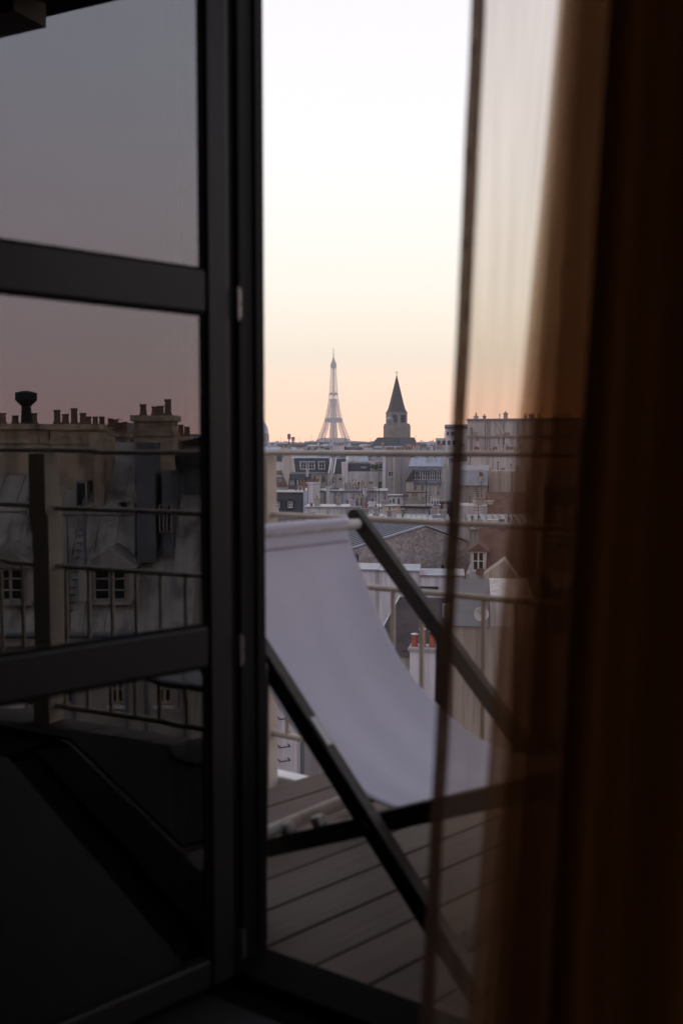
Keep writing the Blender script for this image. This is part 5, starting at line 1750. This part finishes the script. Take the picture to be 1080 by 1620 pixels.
# ------------------------------------------------------------------ farther rooftops
rg = random.Random(11)
wm = [M['plaster_white'], M['plaster_cream'], M['plaster_grey'], M['plaster_pale'], M['stone']]
rm_ = [M['zinc'], M['zinc'], M['zinc_dark'], M['slate'], M['slate_brown']]
adj = {0: 'white', 1: 'cream', 2: 'grey', 3: 'pale', 4: 'stone'}
radj = {0: 'zinc', 1: 'zinc', 2: 'dark zinc', 3: 'slate', 4: 'brown slate'}
far_lab = 'far rooftops on the skyline'
for D, y0, y1, x0, x1 in ((290, 712, 720, 395, 735), (345, 707, 715, 395, 690), (430, 702, 710, 395, 860), (640, 700, 706, 395, 900), (860, 698.5, 704, 395, 900), (1150, 698, 703, 395, 900)):
    px = x0
    while px < x1:
        w_ = rg.uniform(11, 24)
        f = F(px, D, rg.uniform(-25, 25))
        i, j = rg.randrange(5), rg.randrange(5)
        zt2 = EYE + (705 - rg.uniform(y0, y1)) / 1575 * D
        dep = rg.uniform(9, 13)
        far = D > 700
        r_ = bld('rooftop_house', f'{adj[i]} house with a {radj[j]} roof among the far rooftops', f, w_ / 2, 'building', far_lab)
        rh = rg.uniform(2.2, 3.8)
        m = MB(); fb(m, f, 0, w_, 0, dep, GROUND, zt2 - rh); m.build('wall', wm[i], r_)
        m = MB(); off = rg.uniform(1, 2.5)
        extr(m, f, [(-.2, zt2 - rh + .002), (off, zt2 - .7), (dep / 2, zt2), (dep - off, zt2 - .7), (dep + .2, zt2 - rh + .002)], 0, w_)
        m.build('roof', rm_[j], r_)
        n = rg.randint(1, 3)
        for k in range(n):
            cu_ = w_ * (k + rg.uniform(.15, .85)) / n
            ln = rg.uniform(.8, 3.2)
            z1_ = zt2 + rg.uniform(.3, 1.7)
            vv = rg.uniform(1.5, dep - 2)
            m = MB()
            along = rg.random() < .5
            a_, b_ = (ln, .7) if along else (.7, ln)
            fb(m, f, cu_, cu_ + a_, vv, vv + b_, zt2 - rh, z1_)
            o = m.build('chimney', wm[rg.randrange(5)], r_)
            np_ = max(2, int(ln / .45))
            if not far:
                for q in range(np_):
                    t = (q + .5) / np_
                    c = f.pt(cu_ + (a_ * t if along else .35), vv + (.35 if along else b_ * t), z1_ + .002)
                    m = MB(); hh = rg.uniform(.5, .9); m.lathe(c, [(.17, 0), (.14, hh * .9), (.17, hh)], 6); m.build('chimney_pot', M['terracotta'] if rg.random() < .6 else M['pot_old'], o)
        if D < 500:
            k = 1.5
            while k < w_ - 1.5:
                if rg.random() < .75:
                    dormer(f, r_, k, 1.0, zt2 - rh + .3, zt2 - rh + 1.5, .1, 1.6, 'flat', M['zinc'], M['zinc'])
                k += rg.uniform(2.4, 3.6)
        if rg.random() < .75:
            c = f.pt(rg.uniform(1, w_ - 1), dep / 2, zt2)
            m = MB(); m.tube(c, c + Vector((0, 0, rg.uniform(2, 6))), .06 * max(1, D / 400), 5); m.build('aerial', M['iron'], r_)
        px += (w_ * rg.uniform(.92, 1.15)) / D * 1575
# houses to either side of the view, standing beyond the door leaf and the curtains
near_lab = 'nearer houses to either side of the view'
for D, y0, y1, x0, x1 in ((48, 900, 950, -420, 330), (85, 815, 850, -200, 360), (140, 765, 790, 40, 380), (225, 728, 748, 40, 400),
                          (330, 708, 716, 40, 395), (560, 701, 708, 40, 395), (950, 699, 705, 60, 395),
                          (55, 900, 950, 880, 1350), (90, 815, 850, 870, 1350), (150, 765, 790, 880, 1350), (240, 722, 745, 900, 1350),
                          (350, 708, 716, 880, 1350), (600, 701, 708, 900, 1350), (1000, 699, 705, 900, 1350)):
    px = x0
    while px < x1:
        w_ = rg.uniform(9, 17)
        if x1 < 500 and px + w_ / D * 1575 > 402:
            break
        f = F(px, D, rg.uniform(-12, 12))
        i, j = rg.randrange(5), rg.randrange(5)
        zt2 = EYE + (705 - rg.uniform(y0, y1)) / 1575 * D
        dep = rg.uniform(8, 11); rh = rg.uniform(2.4, 3.4); ze_ = zt2 - rh
        r_ = bld('side_house', f'{adj[i]} house with a {radj[j]} roof off to the side of the view', f, w_ / 2, 'building', near_lab)
        hs = []
        if D < 250:
            for row in range(2):
                k = 1.2
                while k < w_ - 2:
                    hs.append((k, k + 1.1, ze_ - 2.6 - 3 * row, ze_ - .8 - 3 * row)); k += 2.6
        wall(f, r_, 0, w_, GROUND, ze_, dep, hs, wm[i])
        for h_ in hs: window(f, r_, *h_, sill=False)
        mansard(f, r_, 0, w_, ze_ + .002, zt2 - .6, zt2, 1.2, dep, rm_[j], M['zinc'])
        for k in range(2):
            cu_ = w_ * (.12 + .6 * k)
            chimney(f, r_, cu_, cu_ + rg.uniform(.8, 2), dep / 2, dep / 2 + .7, ze_ + 1, zt2 + rg.uniform(.6, 1.6), 3 if D < 400 else 0, wm[rg.randrange(4)])
        if D < 250:
            k = 1.6
            while k < w_ - 1.5:
                dormer(f, r_, k, .95, ze_ + .4, ze_ + 1.7, .15, 1.4, 'flat', M['zinc'], M['zinc']); k += 2.8
        px += (w_ * rg.uniform(.96, 1.1)) / D * 1575
m = MB()
for k in range(2600):
    D = rg.uniform(1350, 3250)
    px = rg.uniform(60, 1350)
    x = (px - 540) / 1575 * D
    if abs(D - DE) < 110 and abs(x - ex) < 110: continue
    w_, dp_ = rg.uniform(10, 30), rg.uniform(10, 16)
    zt2 = EYE + (705 - rg.uniform(699.5, 705)) / 1575 * D * .75
    a = rg.uniform(0, 3.14)
    e1, e2 = Vector((math.cos(a), math.sin(a), 0)), Vector((-math.sin(a), math.cos(a), 0))
    m.box((x, D, (GROUND + zt2) / 2), w_, dp_, zt2 - GROUND, e1, e2, mi=rg.randrange(3))
    m.box((x, D, zt2 + .8), w_ * .9, dp_ * .6, 1.6, e1, e2, mi=3)
    if rg.random() < .6:
        m.box((x + rg.uniform(-6, 6), D, zt2 + 1.5), 2.5, 1.0, 3.6, e1, e2, mi=rg.randrange(3))
tag(m.build('distant_city', [M['plaster_white'], M['plaster_grey'], M['stone'], M['zinc_dark']]), 'mass of far pale city blocks fading into the haze', 'city', kind='stuff')

# ------------------------------------------------------------------ haze
hz = MB(); hz.hexa([(x, y, z) for z in (GROUND - 1, 322) for x, y in ((-1800, -500), (1800, -500), (1800, 3700), (-1800, 3700))])
hm_ = bpy.data.materials.new('haze_air'); hm_.use_nodes = True
nt = hm_.node_tree
nt.nodes.remove(nt.nodes['Principled BSDF'])
pv = N(nt, 'ShaderNodeVolumePrincipled')
pv.inputs['Color'].default_value = (.86, .88, .95, 1)
pv.inputs['Density'].default_value = 0.00020
pv.inputs['Anisotropy'].default_value = 0.25
nt.links.new(pv.outputs[0], nt.nodes['Material Output'].inputs['Volume'])
tag(hz.build('haze', hm_), 'thin evening haze over the whole city', 'haze', kind='stuff')
